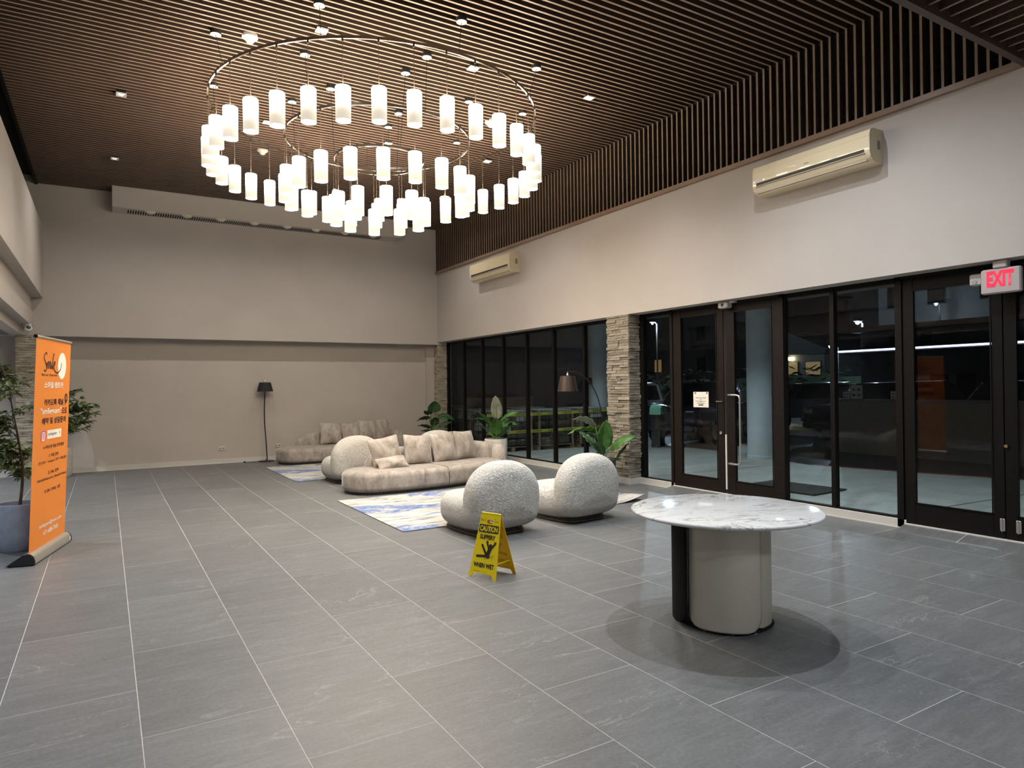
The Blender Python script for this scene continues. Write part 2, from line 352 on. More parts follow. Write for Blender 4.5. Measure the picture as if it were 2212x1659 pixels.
def superellipse(a, b, n=2.6, N=40, cx=0, cy=0):
    out = []
    for i in range(N):
        t = 2*PI*i/N; c, s_ = math.cos(t), math.sin(t)
        out.append((cx+a*math.copysign(abs(c)**(2/n), c), cy+b*math.copysign(abs(s_)**(2/n), s_)))
    return out
def inset(poly, d):
    n = len(poly); out = []
    for i in range(n):
        p0, p, p1 = Vector(poly[i-1]), Vector(poly[i]), Vector(poly[(i+1) % n])
        t = (p1-p0).normalized(); nn = Vector((-t.y, t.x))
        out.append(tuple(p+nn*d))
    return out
def puffy(poly, z0, z1, r, dome=0.03, seg=6, axis='z', bot_dome=None):
    """outline (ccw) puffed into a pillow-like solid between z0 and z1 with edge radius r"""
    bot_dome = dome if bot_dome is None else bot_dome
    mb = MB(); rings = []
    def P(p, z): return {'z': (p[0], p[1], z), 'y': (p[0], z, p[1]), 'x': (z, p[0], p[1])}[axis]
    c = (sum(p[0] for p in poly)/len(poly), sum(p[1] for p in poly)/len(poly))
    prof = []
    for k in range(seg+1):
        a = -PI/2+PI/2*k/seg; prof.append((r*(1-math.cos(a)), z0+r+r*math.sin(a)))
    for k in range(seg+1):
        a = PI/2*k/seg; prof.append((r*(1-math.cos(a)), z1-r+r*math.sin(a)))
    body = [(inset(poly, d), z) for d, z in prof]
    def cap(ring, z, dm):
        rs = []
        for t in (0.2, 0.4, 0.6, 0.8, 0.96):
            rs.append(([(q[0]+(c[0]-q[0])*t, q[1]+(c[1]-q[1])*t) for q in ring], z+dm*(1-(1-t)**2)))
        return rs
    low = cap(*body[0], -bot_dome); hi = cap(*body[-1], dome)
    allr = list(reversed(low))+body+hi
    return mb.rings([[P(q, z) for q in ring] for ring, z in allr])

def text_mesh(body, bold=0.0):
    cu = bpy.data.curves.new('text', 'FONT'); cu.body = body; cu.size = 1.0; cu.offset = bold; cu.resolution_u = 3
    cu.align_x = 'CENTER'; cu.align_y = 'CENTER'
    o = bpy.data.objects.new('text', cu); COL.objects.link(o); bpy.context.view_layer.update()
    dg = bpy.context.evaluated_depsgraph_get()
    me = bpy.data.meshes.new_from_object(o.evaluated_get(dg)); bpy.data.objects.remove(o); bpy.data.curves.remove(cu)
    return me
def text(name, body, mat, parent, o, right, up, wdt, hgt, bold=0.0, lift=0.0015, label=None, thick=0.0008):
    """lettering fitted to width and height, centred at o on the plane right/up (parent space)"""
    me = text_mesh(body, bold)
    if not me.vertices: return None
    xs = [v.co.x for v in me.vertices]; ys = [v.co.y for v in me.vertices]
    x0, x1, y0, y1 = min(xs), max(xs), min(ys), max(ys)
    right, up, o = Vector(right), Vector(up), Vector(o); nrm = right.cross(up)
    for v in me.vertices:
        a = (v.co.x-(x0+x1)/2)/max(1e-6, x1-x0)*wdt; b = (v.co.y-(y0+y1)/2)/max(1e-6, y1-y0)*hgt
        v.co = o+right*a+up*b+nrm*lift
    me.materials.clear(); me.materials.append(MATS[mat]); me.name = name
    ob = bpy.data.objects.new(name, me); link(ob, parent)
    if label: ob['label'] = label
    return ob
def plane_mb(o, right, up, pts, lift=0.0015):
    right, up, o = Vector(right), Vector(up), Vector(o); n = right.cross(up)
    return MB().add([o+right*a+up*b+n*lift for a, b in pts], [tuple(range(len(pts)))])
def stroke_mb(o, right, up, lines, wd, lift=0.0015):
    right, up, o = Vector(right), Vector(up), Vector(o); n = right.cross(up); mb = MB()
    for ln in lines:
        P = [Vector((a, b)) for a, b in ln]; L = []; Rr = []
        for i, p in enumerate(P):
            d = (P[min(i+1, len(P)-1)]-P[max(i-1, 0)]).normalized(); q = Vector((-d.y, d.x))*wd/2
            L.append(p+q); Rr.append(p-q)
        vs = [o+right*p.x+up*p.y+n*lift for p in L]+[o+right*p.x+up*p.y+n*lift for p in Rr]; k = len(P)
        mb.add(vs, [(i, i+1, k+i+1, k+i) for i in range(k-1)])
    return mb
def smooth_line(pts, sub=6):
    out = []; n = len(pts)
    for i in range(n-1):
        p0, p1, p2, p3 = [Vector(pts[max(0, min(n-1, i+k))]) for k in (-1, 0, 1, 2)]
        for k in range(sub):
            t = k/sub
            out.append(tuple(0.5*((2*p1)+(-p0+p2)*t+(2*p0-5*p1+4*p2-p3)*t*t+(-p0+3*p1-3*p2+p3)*t**3)))
    out.append(tuple(Vector(pts[-1]))); return out
random.seed(7)

# ------------------------------------------------------------------ dimensions of the room
XR, XG = 7.143, 7.415            # face of the right wall, glazing plane
YB, YF = 15.44, 15.80            # back wall face, recessed lower back wall
ZC, ZT, ZH = 5.547, 4.443, 2.715 # ceiling, foot of the slat screen, header soffit
XL = -1.0
Y_NEAR = -4.0; Y_DROP = 2.81

# ------------------------------------------------------------------ floor
floor = tag(obj('floor', MB().box((-6.0, Y_NEAR, -0.10), (7.47, YF, -0.0004)), 'grout'), 'grey slate-look tile floor with pale grout joints', 'floor', kind='structure')
TX, TY, X0T = 0.602, 1.166, -0.4746
cuts = {}
def tile_at(x0, x1, y0, y1):
    x0c, x1c, y0c, y1c = max(x0, -3.0), min(x1, 7.40), max(y0, 0.0), min(y1, YF)
    if x1c-x0c < 0.03 or y1c-y0c < 0.03: return
    g = 0.0020; L, W_ = x1c-x0c-2*g, y1c-y0c-2*g
    key = (round(L, 3), round(W_, 3))
    if key not in cuts:
        cuts[key] = mesh(MB().box((-L/2, -W_/2, -0.012), (L/2, W_/2, 0.0)), 'tile')
        cuts[key].materials.append(MATS['slate_tile'])
    obj('tile', cuts[key], None, floor, ((x0c+x1c)/2, (y0c+y1c)/2, 0))
for i in range(-5, 14):
    off = 0.615 if i % 2 == 0 else 0.033
    y = off-TY
    while y < YF:
        xa, xb = X0T+TX*i, X0T+TX*(i+1)
        # only where the photograph shows floor
        ang = math.degrees(math.atan2((xa+xb)/2, y+TY/2+0.001))
        if -16 < ang < 78 and (y+TY > 0.6): tile_at(xa, xb, y, y+TY)
        y += TY

# ------------------------------------------------------------------ ceiling with slats, dropped ceiling near the camera
ceil = tag(obj('ceiling', MB().box((XL-0.9, Y_DROP, ZC+0.12), (XR+0.25, YB+0.02, ZC+0.2)), 'void_brown'), 'dark brown slatted ceiling above the chandelier', 'ceiling', kind='structure')
SW, SD = 0.026, 0.10
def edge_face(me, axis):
    # the slat's front edge is coloured paler than its sides for contrast
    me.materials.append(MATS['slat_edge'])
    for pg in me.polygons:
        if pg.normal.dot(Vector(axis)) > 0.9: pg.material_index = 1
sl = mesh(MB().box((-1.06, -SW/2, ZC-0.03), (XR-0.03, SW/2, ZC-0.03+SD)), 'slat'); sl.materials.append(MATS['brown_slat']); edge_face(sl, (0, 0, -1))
ny = int((YB-Y_DROP)/0.1)
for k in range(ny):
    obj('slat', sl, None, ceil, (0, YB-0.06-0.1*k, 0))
obj('border_trim', MB().box((-1.10, Y_DROP, ZC-0.045), (-1.055, YB, ZC+0.12)), 'bronze_frame', ceil)
lowc = tag(obj('ceiling_entrance', MB().box((XL-0.2, Y_NEAR, ZT+0.16), (XR+0.25, Y_DROP, ZT+0.22)), 'void_brown'), 'lower slatted ceiling over the near side of the lobby', 'ceiling', kind='structure')
obj('border_trim', MB().box((XL, Y_DROP-0.06, ZT-0.03), (XR, Y_DROP, ZC+0.2)), 'brown_slat', lowc)
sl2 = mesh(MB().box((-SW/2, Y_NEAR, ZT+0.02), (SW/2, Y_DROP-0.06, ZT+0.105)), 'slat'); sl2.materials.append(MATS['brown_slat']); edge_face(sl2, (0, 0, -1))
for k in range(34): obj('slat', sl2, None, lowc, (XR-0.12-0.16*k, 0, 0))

# ------------------------------------------------------------------ right wall: painted header, slat screen, stone columns
rw = MB().box((XR, Y_NEAR, ZH), (XR+0.30, YB, ZT)); rw.box((XR+0.12, Y_NEAR, ZT), (XR+0.30, YB+0.4, ZC+0.2))
wall_right = tag(obj('wall_right', rw, 'wall_paint'), 'pale taupe painted wall above the glazed entrance', 'wall', kind='structure')
obj('screen_backing', MB().box((XR+0.06, Y_DROP, ZT), (XR+0.12, YB+0.1, ZC+0.1)), 'void_black', wall_right)
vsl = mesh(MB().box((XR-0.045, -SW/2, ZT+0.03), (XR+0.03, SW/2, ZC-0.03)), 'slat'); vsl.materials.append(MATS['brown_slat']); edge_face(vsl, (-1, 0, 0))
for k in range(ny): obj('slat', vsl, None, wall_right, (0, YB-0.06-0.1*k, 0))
obj('screen_trim', MB().box((XR-0.055, Y_DROP-0.1, ZT-0.028), (XR+0.06, YB, ZT+0.03)), 'trim_copper', wall_right)
for k in range(6): obj('screen_rail', MB().box((XR+0.032, Y_DROP, ZT+0.12+0.17*k), (XR+0.045, YB, ZT+0.145+0.17*k)), 'void_brown', wall_right)

stone_meshes = []
for k in range(7):
    rr = random.Random(k); mb = MB(); n = 3
    xs = [-0.5, -0.2+rr.uniform(-.1, .1), 0.2+rr.uniform(-.1, .1), 0.5]; zs = [-0.5, rr.uniform(-.15, .15), 0.5]
    front = [[(x, -0.5+rr.uniform(-0.30, 0.05), z) for x in xs] for z in zs]
    back = [[(x, 0.5, z) for x in xs] for z in zs]
    v = [p for r in front for p in r]+[p for r in back for p in r]; f = []
    for a in range(2):
        for b in range(3):
            i = a*4+b; f.append((i, i+1, i+5, i+4))
    bd = [0, 1, 2, 3, 7, 11, 10, 9, 8, 4]
    for q in range(len(bd)):
        i, j = bd[q], bd[(q+1) % len(bd)]; f.append((i, i+12, j+12, j))
    f.append((12, 16, 20, 21, 22, 23, 19, 15, 14, 13))
    mb.add(v, f); me = mesh(mb, 'stone'); me.materials.append(MATS['ledger_stone']); stone_meshes.append(me)
def clad(parent, axis, fixed, a, b, z0, z1, row, lmin, lmax, rnd, single=False):
    """stone courses on a column face; axis 'x' = face looks to -x (runs along y), 'y' = face looks to -y"""
    z = z0; acc = MB()
    while z < z1-0.01:
        h = min(row*rnd.uniform(0.7, 1.25), z1-z); p = a
        while p < b-0.005:
            l = min(rnd.uniform(lmin, lmax), b-p)
            if b-(p+l) < 0.05: l = b-p
            d = rnd.uniform(0.014, 0.040)
            if single:
                if axis == 'x': acc.box((fixed-d, p+.002, z+.002), (fixed, p+l-.002, z+h-.002))
                else: acc.box((p+.002, fixed-d, z+.002), (p+l-.002, fixed, z+h-.002))
            else:
                o = obj('stone', rnd.choice(stone_meshes), None, parent)
                if axis == 'x':
                    o.location = (fixed-d/2, p+l/2, z+h/2); o.rotation_euler = (0, 0, -PI/2); o.scale = (l-.004, d, h-.005)
                else:
                    o.location = (p+l/2, fixed-d/2, z+h/2); o.scale = (l-.004, d, h-.005)
            p += l
        z += h
    if single:
        o = obj('stone_cladding', acc, 'stone_cladding_far', parent); o['kind'] = 'stuff'
rnd = random.Random(3)
colm = thing('stone_column', 'beige stacked ledger stone column between the window row and the doors', 'column', (0, 0, 0))
obj('core', MB().box((XR+0.035, 8.285, 0), (XG+0.06, 8.80, ZH)), 'stone_gap', colm)
clad(colm, 'x', XR+0.035, 8.25, 8.80, 0.105, ZH, 0.045, 0.10, 0.30, rnd)
clad(colm, 'y', 8.285, XR+0.0, XG+0.02, 0.105, ZH, 0.045, 0.09, 0.24, rnd)
obj('plinth', MB().box((XR-0.012, 8.238, 0), (XG+0.02, 8.80, 0.10)), 'skirting_paint', colm)
colb = thing('stone_column', 'narrow stacked stone column in the far right corner beside the windows', 'column')
obj('core', MB().box((XR+0.035, YB+0.03, 0), (XG+0.1, YF, ZH)), 'grout', colb)
clad(colb, 'x', XR+0.035, YB, YF, 0.0, ZH-0.03, 0.045, 0.10, 0.28, rnd, True); clad(colb, 'y', YB+0.03, XR, XG+0.05, 0.0, ZH-0.03, 0.045, 0.09, 0.24, rnd, True)
coll = thing('stone_column', 'shaded stacked stone column at the far left behind the orange banner', 'column')
obj('core', MB().box((-1.42, YB-0.05, 0), (-1.10, YF, 2.66)), 'grout', coll)
clad(coll, 'y', YB-0.05, -1.42, -1.10, 0.0, 2.66, 0.045, 0.09, 0.24, rnd, True)
obj('core_side', MB().box((-1.10, YB-0.06, 0), (-1.085, YF, 2.66)), 'stone_cladding_far', coll)

# ------------------------------------------------------------------ back wall
wb = MB().box((-1.9, YB, 2.655), (XR+0.3, YB+0.6, ZC+0.2))
wall_back = tag(obj('wall_back', wb, 'wall_paint'), 'tall taupe back wall above the recess', 'wall', kind='structure')
lw = MB().box((-6.0, YF, 0), (XR, YF+0.2, 2.70)); lw.box((XR-0.20, YF-0.10, 0), (XR+0.035, YF, 2.66))
tag(obj('wall_back_recess', lw, 'wall_paint'), 'recessed lower back wall behind the sofas', 'wall', kind='structure')
bb = MB().box((-5.5, YF-0.015, 0.012), (XR-0.02, YF, 0.10)); o = tag(obj('baseboard_back', bb, 'skirting_paint'), 'pale skirting along the back wall', 'baseboard', kind='structure')
obj('sealant_line', MB().box((-5.5, YF-0.026, 0), (XR-0.02, YF, 0.012)), 'white_plastic', o)

# ------------------------------------------------------------------ left side: stepped bulkheads over an open bay
wl = MB().box((XL-0.17, Y_NEAR, 3.37), (XL, YB, 4.75)); 
wall_left = tag(obj('wall_left', wl, 'beam_paint'), 'pale bulkhead wall high on the left', 'wall', kind='structure')
obj('setback', MB().box((XL-0.5, Y_NEAR, 3.09), (XL-0.17, YB, 3.40)), 'beam_paint', wall_left)
obj('beam', MB().box((XL-0.5, Y_NEAR, 2.82), (XL-0.15, YB, 3.10)), 'beam_paint', wall_left)
obj('lower_beam', MB().box((XL-0.5, Y_NEAR, 2.66), (XL-0.31, YB, 2.83)), 'beam_paint', wall_left)
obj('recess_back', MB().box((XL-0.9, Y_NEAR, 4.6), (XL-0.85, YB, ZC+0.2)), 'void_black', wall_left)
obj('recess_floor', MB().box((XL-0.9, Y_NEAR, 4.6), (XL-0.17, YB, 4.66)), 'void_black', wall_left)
tag(obj('ceiling_bay', MB().box((-6.0, Y_NEAR, 2.665), (XL-0.45, YF, 2.75)), 'soffit_grey'), 'low grey ceiling over the left bay', 'ceiling', kind='structure')
tag(obj('wall_bay', MB().box((-6.0, Y_NEAR, 0), (-5.9, YF, 2.7)), 'wall_paint'), 'painted wall closing the left bay', 'wall', kind='structure')
tag(obj('wall_near', MB().box((-6.0, Y_NEAR-0.1, 0), (XG+0.1, Y_NEAR, ZC)), 'wall_paint'), 'painted wall behind the viewer', 'wall', kind='structure')

# ------------------------------------------------------------------ glazing: window row, side lights and doors
FX0, FX1 = 7.385, 7.46
def pane(parent, y0, y1, z0, z1, x=XG+0.005):
    return obj('pane', MB().add([(x, y0, z0), (x, y1, z0), (x, y1, z1), (x, y0, z1)], [(0, 1, 2, 3)]), 'window_glass', parent)
def window(name, label, y0, y1, left_mullion=0.055, right_mullion=0.0):
    """fixed light from y0 (near) to y1 (far)"""
    w_ = thing(name, label, 'window', (0, 0, 0), kind='structure')
    m = left_mullion
    if m: obj('mullion', MB().box((FX0, y1-m, 0.10), (FX1, y1, ZH)), 'bronze_frame', w_)
    if right_mullion: obj('mullion', MB().box((FX0, y0, 0.10), (FX1, y0+right_mullion, ZH)), 'bronze_frame', w_)
    a, b = y0+right_mullion, y1-m
    obj('head_rail', MB().box((FX0+0.01, a, 2.66), (FX1, b, ZH)), 'bronze_frame', w_)
    obj('sill_rail', MB().box((FX0+0.01, a, 0.085), (FX1, b, 0.115)), 'bronze_frame', w_)
    pane(w_, a, b, 0.115, 2.66)
    return w_
mull = [15.46, 14.56, 13.635, 12.68, 11.725, 10.745, 9.78, 8.80]
ordn = ['nearest the far corner', 'second from the far corner', 'third from the far corner', 'in the middle of the row', 'third from the stone column', 'second from the stone column', 'beside the stone column']
for k in range(7):
    window('window_%d' % (k+1), 'tall dark framed window %s of the left glazed row' % ordn[k], mull[k+1]+(0.0 if k < 6 else 0.0), mull[k], 0.08 if k == 0 else 0.055)
window('window_8', 'narrow side light between the stone column and the notice door', 7.55, 8.27, 0.10, 0.0)
window('window_9', 'side light right of the door with the long pull handle', 4.925, 5.55, 0.0, 0.0)
window('window_10', 'wide fixed window left of the door under the exit sign', 4.135, 4.925, 0.055, 0.0)
window('window_11', 'glazing beyond the right edge of the doors', -3.9, 2.08, 0.06, 0.0)
bs = MB().box((XG-0.055, 8.80, 0.012), (XG+0.03, 15.45, 0.095)); o = tag(obj('baseboard_right', bs, 'skirting_paint'), 'pale skirting under the left window row', 'baseboard', kind='structure')
obj('sealant_line', MB().box((XG-0.064, 8.80, 0), (XG, 15.45, 0.012)), 'white_plastic', o)
for a, b, nm in ((7.50, 8.24, 'under the side light by the stone column'), (4.045, 5.52, 'under the wide window between the two doorways')):
    o = tag(obj('baseboard_right', MB().box((XG-0.055, a, 0.012), (XG+0.03, b, 0.095)), 'skirting_paint'), 'pale skirting %s' % nm, 'baseboard', kind='structure')
    obj('sealant_line', MB().box((XG-0.064, a, 0), (XG, b, 0.012)), 'white_plastic', o)

def door(name, label, y0, y1, g0, g1, gz0, gz1, mat, jamb_far=0.0, jamb_near=0.0):
    d = thing(name, label, 'door', kind='structure'); zt = 2.675
    obj('stile', MB().bbox((7.375, y0, 0.035), (7.425, g0, zt), .003), mat, d)
    obj('stile', MB().bbox((7.375, g1, 0.035), (7.425, y1, zt), .003), mat, d)
    obj('top_rail', MB().bbox((7.377, g0, gz1), (7.423, g1, zt), .003), mat, d)
    obj('bottom_rail', MB().bbox((7.377, g0, 0.035), (7.423, g1, gz0), .003), mat, d)
    for a, b, c, e in ((g0, g0+.012, gz0, gz1), (g1-.012, g1, gz0, gz1), (g0, g1, gz0, gz0+.012), (g0, g1, gz1-.012, gz1)):
        obj('glazing_bead', MB().box((7.366, a, c), (7.376, b, e)), mat, d)
    pane(d, g0, g1, gz0, gz1, 7.40)
    if jamb_far: obj('jamb', MB().box((7.36, y1+.004, 0.0), (FX1, y1+jamb_far, ZH)), mat, d)
    if jamb_near: obj('jamb', MB().box((7.36, y0-jamb_near, 0.0), (FX1, y0-.004, ZH)), mat, d)
    return d
d1 = door('door_1', 'brown framed glass door with a paper notice taped to it', 6.532, 7.50, 6.648, 7.345, 0.245, 2.585, 'door_brown', 0.055)
d2 = door('door_2', 'brown framed glass door with a long steel pull handle', 5.60, 6.485, 6.345-0.62, 6.345, 0.245, 2.575, 'door_brown', 0, 0.05)
d3 = door('door_3', 'black framed glass door under the exit sign', 3.115, 4.06, 3.21, 3.952, 0.285, 2.555, 'bronze_frame', 0.075)
d4 = door('door_4', 'black framed glass door cut by the right edge of the picture', 2.15, 3.107, 2.26, 3.008, 0.285, 2.555, 'bronze_frame', 0, 0.07)
obj('head_jamb', MB().box((7.36, 5.55, 2.682), (FX1, 7.555, ZH)), 'door_brown', d1)
obj('head_jamb', MB().box((7.36, 2.08, 2.682), (FX1, 4.135, ZH)), 'bronze_frame', d3)
obj('weather_strip', MB().box((7.37, 6.487, 0.12), (7.39, 6.512, 0.88)), 'white_plastic', d1)
obj('meeting_post', MB().box((7.385, 6.487, 0.03), (7.42, 6.530, 2.68)), 'void_black', d1)
obj('lock_cylinder', MB().tube([(7.375, 6.575, 0.90), (7.352, 6.575, 0.90)], 0.022, 14), 'chrome', d1, smooth=True)
obj('latch', MB().bbox((7.350, 6.54, 1.33), (7.375, 6.66, 1.345), .004), 'brass', d1)
pl = [(7.375, 6.40, 1.43), (7.31, 6.40, 1.43), (7.295, 6.37, 1.43), (7.29, 6.25, 1.43), (7.29, 6.20, 1.42), (7.29, 6.185, 1.38), (7.29, 6.185, 0.54), (7.29, 6.20, 0.50), (7.29, 6.25, 0.49), (7.295, 6.37, 0.49), (7.31, 6.40, 0.49), (7.375, 6.40, 0.49)]
obj('pull_handle', MB().tube(pl, 0.014, 10), 'brushed_steel', d2, smooth=True)
for yy, dd in ((3.135, d3), (3.0, d4)):
    h = obj('floor_hinge', MB().bbox((7.362, yy-0.022, 0.135), (7.375, yy+0.022, 0.255), .004), 'brushed_steel', dd)
    obj('pin', MB().cyl((7.358, yy), 0.006, 0.13, 0.26, 10), 'chrome', h)
obj('thumb_turn', MB().tube([(7.375, 3.09, 0.955), (7.35, 3.09, 0.955)], 0.016, 12), 'brass', d4, smooth=True)
def ramp(label, y0, y1, xs):
    o = tag(obj('threshold_ramp', MB().prism([(xs, 0.0), (7.37, 0.0), (7.37, 0.055), (7.34, 0.055)], y0, y1, 'y'), 'slate_tile'), label, 'threshold', kind='structure')
    obj('threshold_strip', MB().box((7.33, y0, 0.0), (7.40, y1, 0.062)), 'skirting_paint', o)
    for k in range(1, int((y1-y0)/0.6)+1):
        obj('joint', MB().prism([(xs, 0.001), (7.34, 0.0565), (7.34, 0.053), (xs, -0.001)], y1-0.62*k, y1-0.62*k+0.006, 'y'), 'grout', o)
ramp('tiled ramp up to the door under the exit sign', 1.6, 4.05, 7.12); ramp('tiled ramp up to the doors left of the round table', 5.50, 7.50, 7.0)

# paper notice on the door
nt = thing('door_notice', 'white printed paper notice taped to the glass door', 'notice', (7.392, 6.97, 1.36))
obj('sheet', MB().box((-0.001, -0.145, -0.112), (0.0, 0.145, 0.112)), 'paper', nt)
RY, UZ = (0, -1, 0), (0, 0, 1)
for t, z_, w_ in (('Please use the other', 0.028, 0.20), ('door', 0.002, 0.045), ('We apologize for the', -0.024, 0.20), ('inconvenience', -0.050, 0.14)):
    text('print', t, 'ink', nt, (-0.001, 0, z_), RY, UZ, w_, 0.015 if t != 'door' else 0.012, 0.01)
obj('print_arrow', plane_mb((-0.001, 0, -0.078), RY, UZ, [(-0.045, -0.007), (0.03, -0.007), (0.03, -0.013), (0.05, 0), (0.03, 0.013), (0.03, 0.007), (-0.045, 0.007)]), 'ink', nt)
for a in (-0.12, 0.10): obj('tape', plane_mb((-0.001, 0, 0.095), RY, UZ, [(a, -0.012), (a+0.03, -0.012), (a+0.03, 0.012), (a, 0.012)]), 'label_grey', nt)

# exit sign, alarm box, door sensor
ex = thing('exit_sign', 'lit red exit sign in a pale case over the doors', 'sign', (7.22, 3.048, 2.52))
obj('case', MB().bbox((-0.03, -0.166, -0.118), (0.03, 0.166, 0.118), .012), 'exit_case', ex)
obj('mounting_canopy', MB().bbox((-0.04, -0.06, 0.118), (0.04, 0.06, 0.195), .01), 'exit_case', ex)
text('lettering', 'EXIT', 'exit_red', ex, (-0.031, 0, 0.022), RY, UZ, 0.225, 0.150, 0.045, 0.002)
al = thing('alarm_box', 'small white square alarm box beside the exit sign', 'alarm', (7.30, 3.293, 2.567))
obj('case', MB().bbox((-0.03, -0.056, -0.055), (0.06, 0.056, 0.055), .01), 'grey_plastic', al)
obj('grille', MB().lathe([(0.026, 0), (0.026, 0.004), (0.02, 0.006)], 16), 'exit_case', al, (-0.03, 0.01, -0.022), (0, -PI/2, 0))
sn = thing('door_sensor', 'small white door sensor above the notice door', 'sensor', (7.31, 6.43, 2.665))
obj('case', MB().bbox((-0.055, -0.085, -0.042), (0.05, 0.085, 0.042), .012), 'white_plastic', sn)
obj('lens', MB().box((-0.058, -0.02, -0.018), (-0.054, 0.022, 0.02)), 'car_blue', sn)
obj('bracket', MB().box((-0.02, -0.17, 0.02), (0.04, -0.085, 0.045)), 'white_plastic', sn)

# ------------------------------------------------------------------ air conditioners
def aircon(label, yc, zc, L, H, D):
    a = thing('air_conditioner', label, 'air conditioner', (XR, yc, zc), group='wall air conditioners')
    # profile in (x, z): x negative into the room
    pr_ = [(0, H/2), (-D*0.72, H/2), (-D*0.92, H*0.44), (-D, H*0.30), (-D, -H*0.18), (-D*0.93, -H*0.34), (-D*0.74, -H*0.46), (-D*0.5, -H/2), (0, -H/2)]
    obj('body', MB().prism(pr_, -L/2+.012, L/2-.012, 'y'), 'ivory_plastic', a, smooth=True)
    for s_ in (-1, 1):
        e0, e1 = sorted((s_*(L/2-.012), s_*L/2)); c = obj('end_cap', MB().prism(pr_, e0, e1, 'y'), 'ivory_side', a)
        if s_ < 0:
            obj('rating_label', MB().box((-D*0.42, -L/2-.002, -H*0.1), (-D*0.22, -L/2, H*0.16)), 'label_grey', c)
    obj('outlet_slot', MB().box((-D-.003, -L*0.46, -H*0.20), (-D+.01, L*0.46, -H*0.115)), 'dark_slot', a)
    fl = MB(); fl.prism([(-D*0.985, -H*0.235), (-D*0.745, -H*0.455), (-D*0.76, -H*0.475), (-D*1.0, -H*0.255)], -L*0.46, L*0.46, 'y')
    obj('louvre_flap', fl, 'ivory_plastic', a)
    for q in ((-D*1.0, -H*0.245), (-D*0.79, -H*0.445)):
        obj('flap_gap', MB().box((q[0]-.003, -L*0.465, q[1]-.004), (q[0]+.004, L*0.465, q[1]+.002)), 'dark_slot', a)
    obj('panel_seam', MB().box((-D-.001, -L*0.49, H*0.245), (-D+.01, L*0.49, H*0.255)), 'ivory_side', a)
    obj('logo_mark', MB().box((-D-.002, -0.03, H*0.02), (-D, 0.03, H*0.045)), 'label_grey', a)
    obj('sticker', MB().box((-D-.002, L*0.40, -H*0.09), (-D, L*0.475, H*0.01)), 'white_plastic', a)
    return a
aircon('large cream wall air conditioner above the doors near the camera', 4.86, 4.09, 1.50, 0.36, 0.245)
aircon('cream wall air conditioner above the far window row', 12.35, 4.08, 1.70, 0.40, 0.245)

# ------------------------------------------------------------------ supply duct box on the back wall
dt = thing('air_duct', 'painted air duct box with grille and round nozzles high on the back wall', 'duct', (0, 0, 0))
DZ = 5.12
obj('casing', MB().box((0.14, 14.94, DZ), (5.98, YB, ZC+0.1)), 'duct_paint', dt)
gm = MB()
for k in range(118): gm.box((0.40+0.044*k, 15.08, DZ-0.003), (0.40+0.044*k+0.024, 15.36, DZ+0.02))
g_ = obj('grille_slots', gm, 'void_black', dt); g_['kind'] = 'stuff'
for x in (0.79, 1.44, 2.08, 2.74, 3.41, 4.04, 4.69, 5.35):
    nz = obj('nozzle', MB().lathe([(0.10, 0.0), (0.10, -0.006), (0.08, -0.010), (0.068, -0.03), (0.045, -0.042), (0.0, -0.045)], 20), 'nozzle_cream', dt, (x, 15.03, DZ), smooth=True)

# ------------------------------------------------------------------ ring chandeliers
CX, CY = 3.132, 8.53
shade_me = mesh(MB().rings([[(0.078*math.cos(2*PI*i/28)*k, 0.078*math.sin(2*PI*i/28)*k, z) for i in range(28)] for z, k in ((-0.347, 0.985), (-0.345, 1.0), (-0.012, 1.0), (-0.004, 0.975), (0.0, 0.93))], True, False), 'shade', 'all'); shade_me.materials.append(MATS['shade_linen'])
def disc(r, z, up):
    n = 20; return MB().add([(r*math.cos(2*PI*i/n), r*math.sin(2*PI*i/n), z) for i in range(n)], [tuple(range(n)) if up else tuple(reversed(range(n)))])
def fixed_mesh(mb, name, mat):
    me = bpy.data.meshes.new(name); me.from_pydata(mb.v, [], mb.f); me.update(); me.materials.append(MATS[mat]); return me
top_me = fixed_mesh(disc(0.05, -0.003, True), 'top_opening', 'lamp_top'); bot_me = fixed_mesh(disc(0.0735, -0.338, False), 'diffuser', 'lamp_bottom')
drop_me = mesh(MB().cyl((0, 0), 0.0035, -0.002, 0.51, 6), 'cord'); drop_me.materials.append(MATS['cable_brown'])
clip_me = mesh(MB().cyl((0, 0), 0.011, 0.465, 0.515, 10), 'clip'); clip_me.materials.append(MATS['dark_metal'])
neck_me = mesh(MB().cyl((0, 0), 0.011, 0.0, 0.035, 10, 0.004), 'cord_grip'); neck_me.materials.append(MATS['ring_metal'])
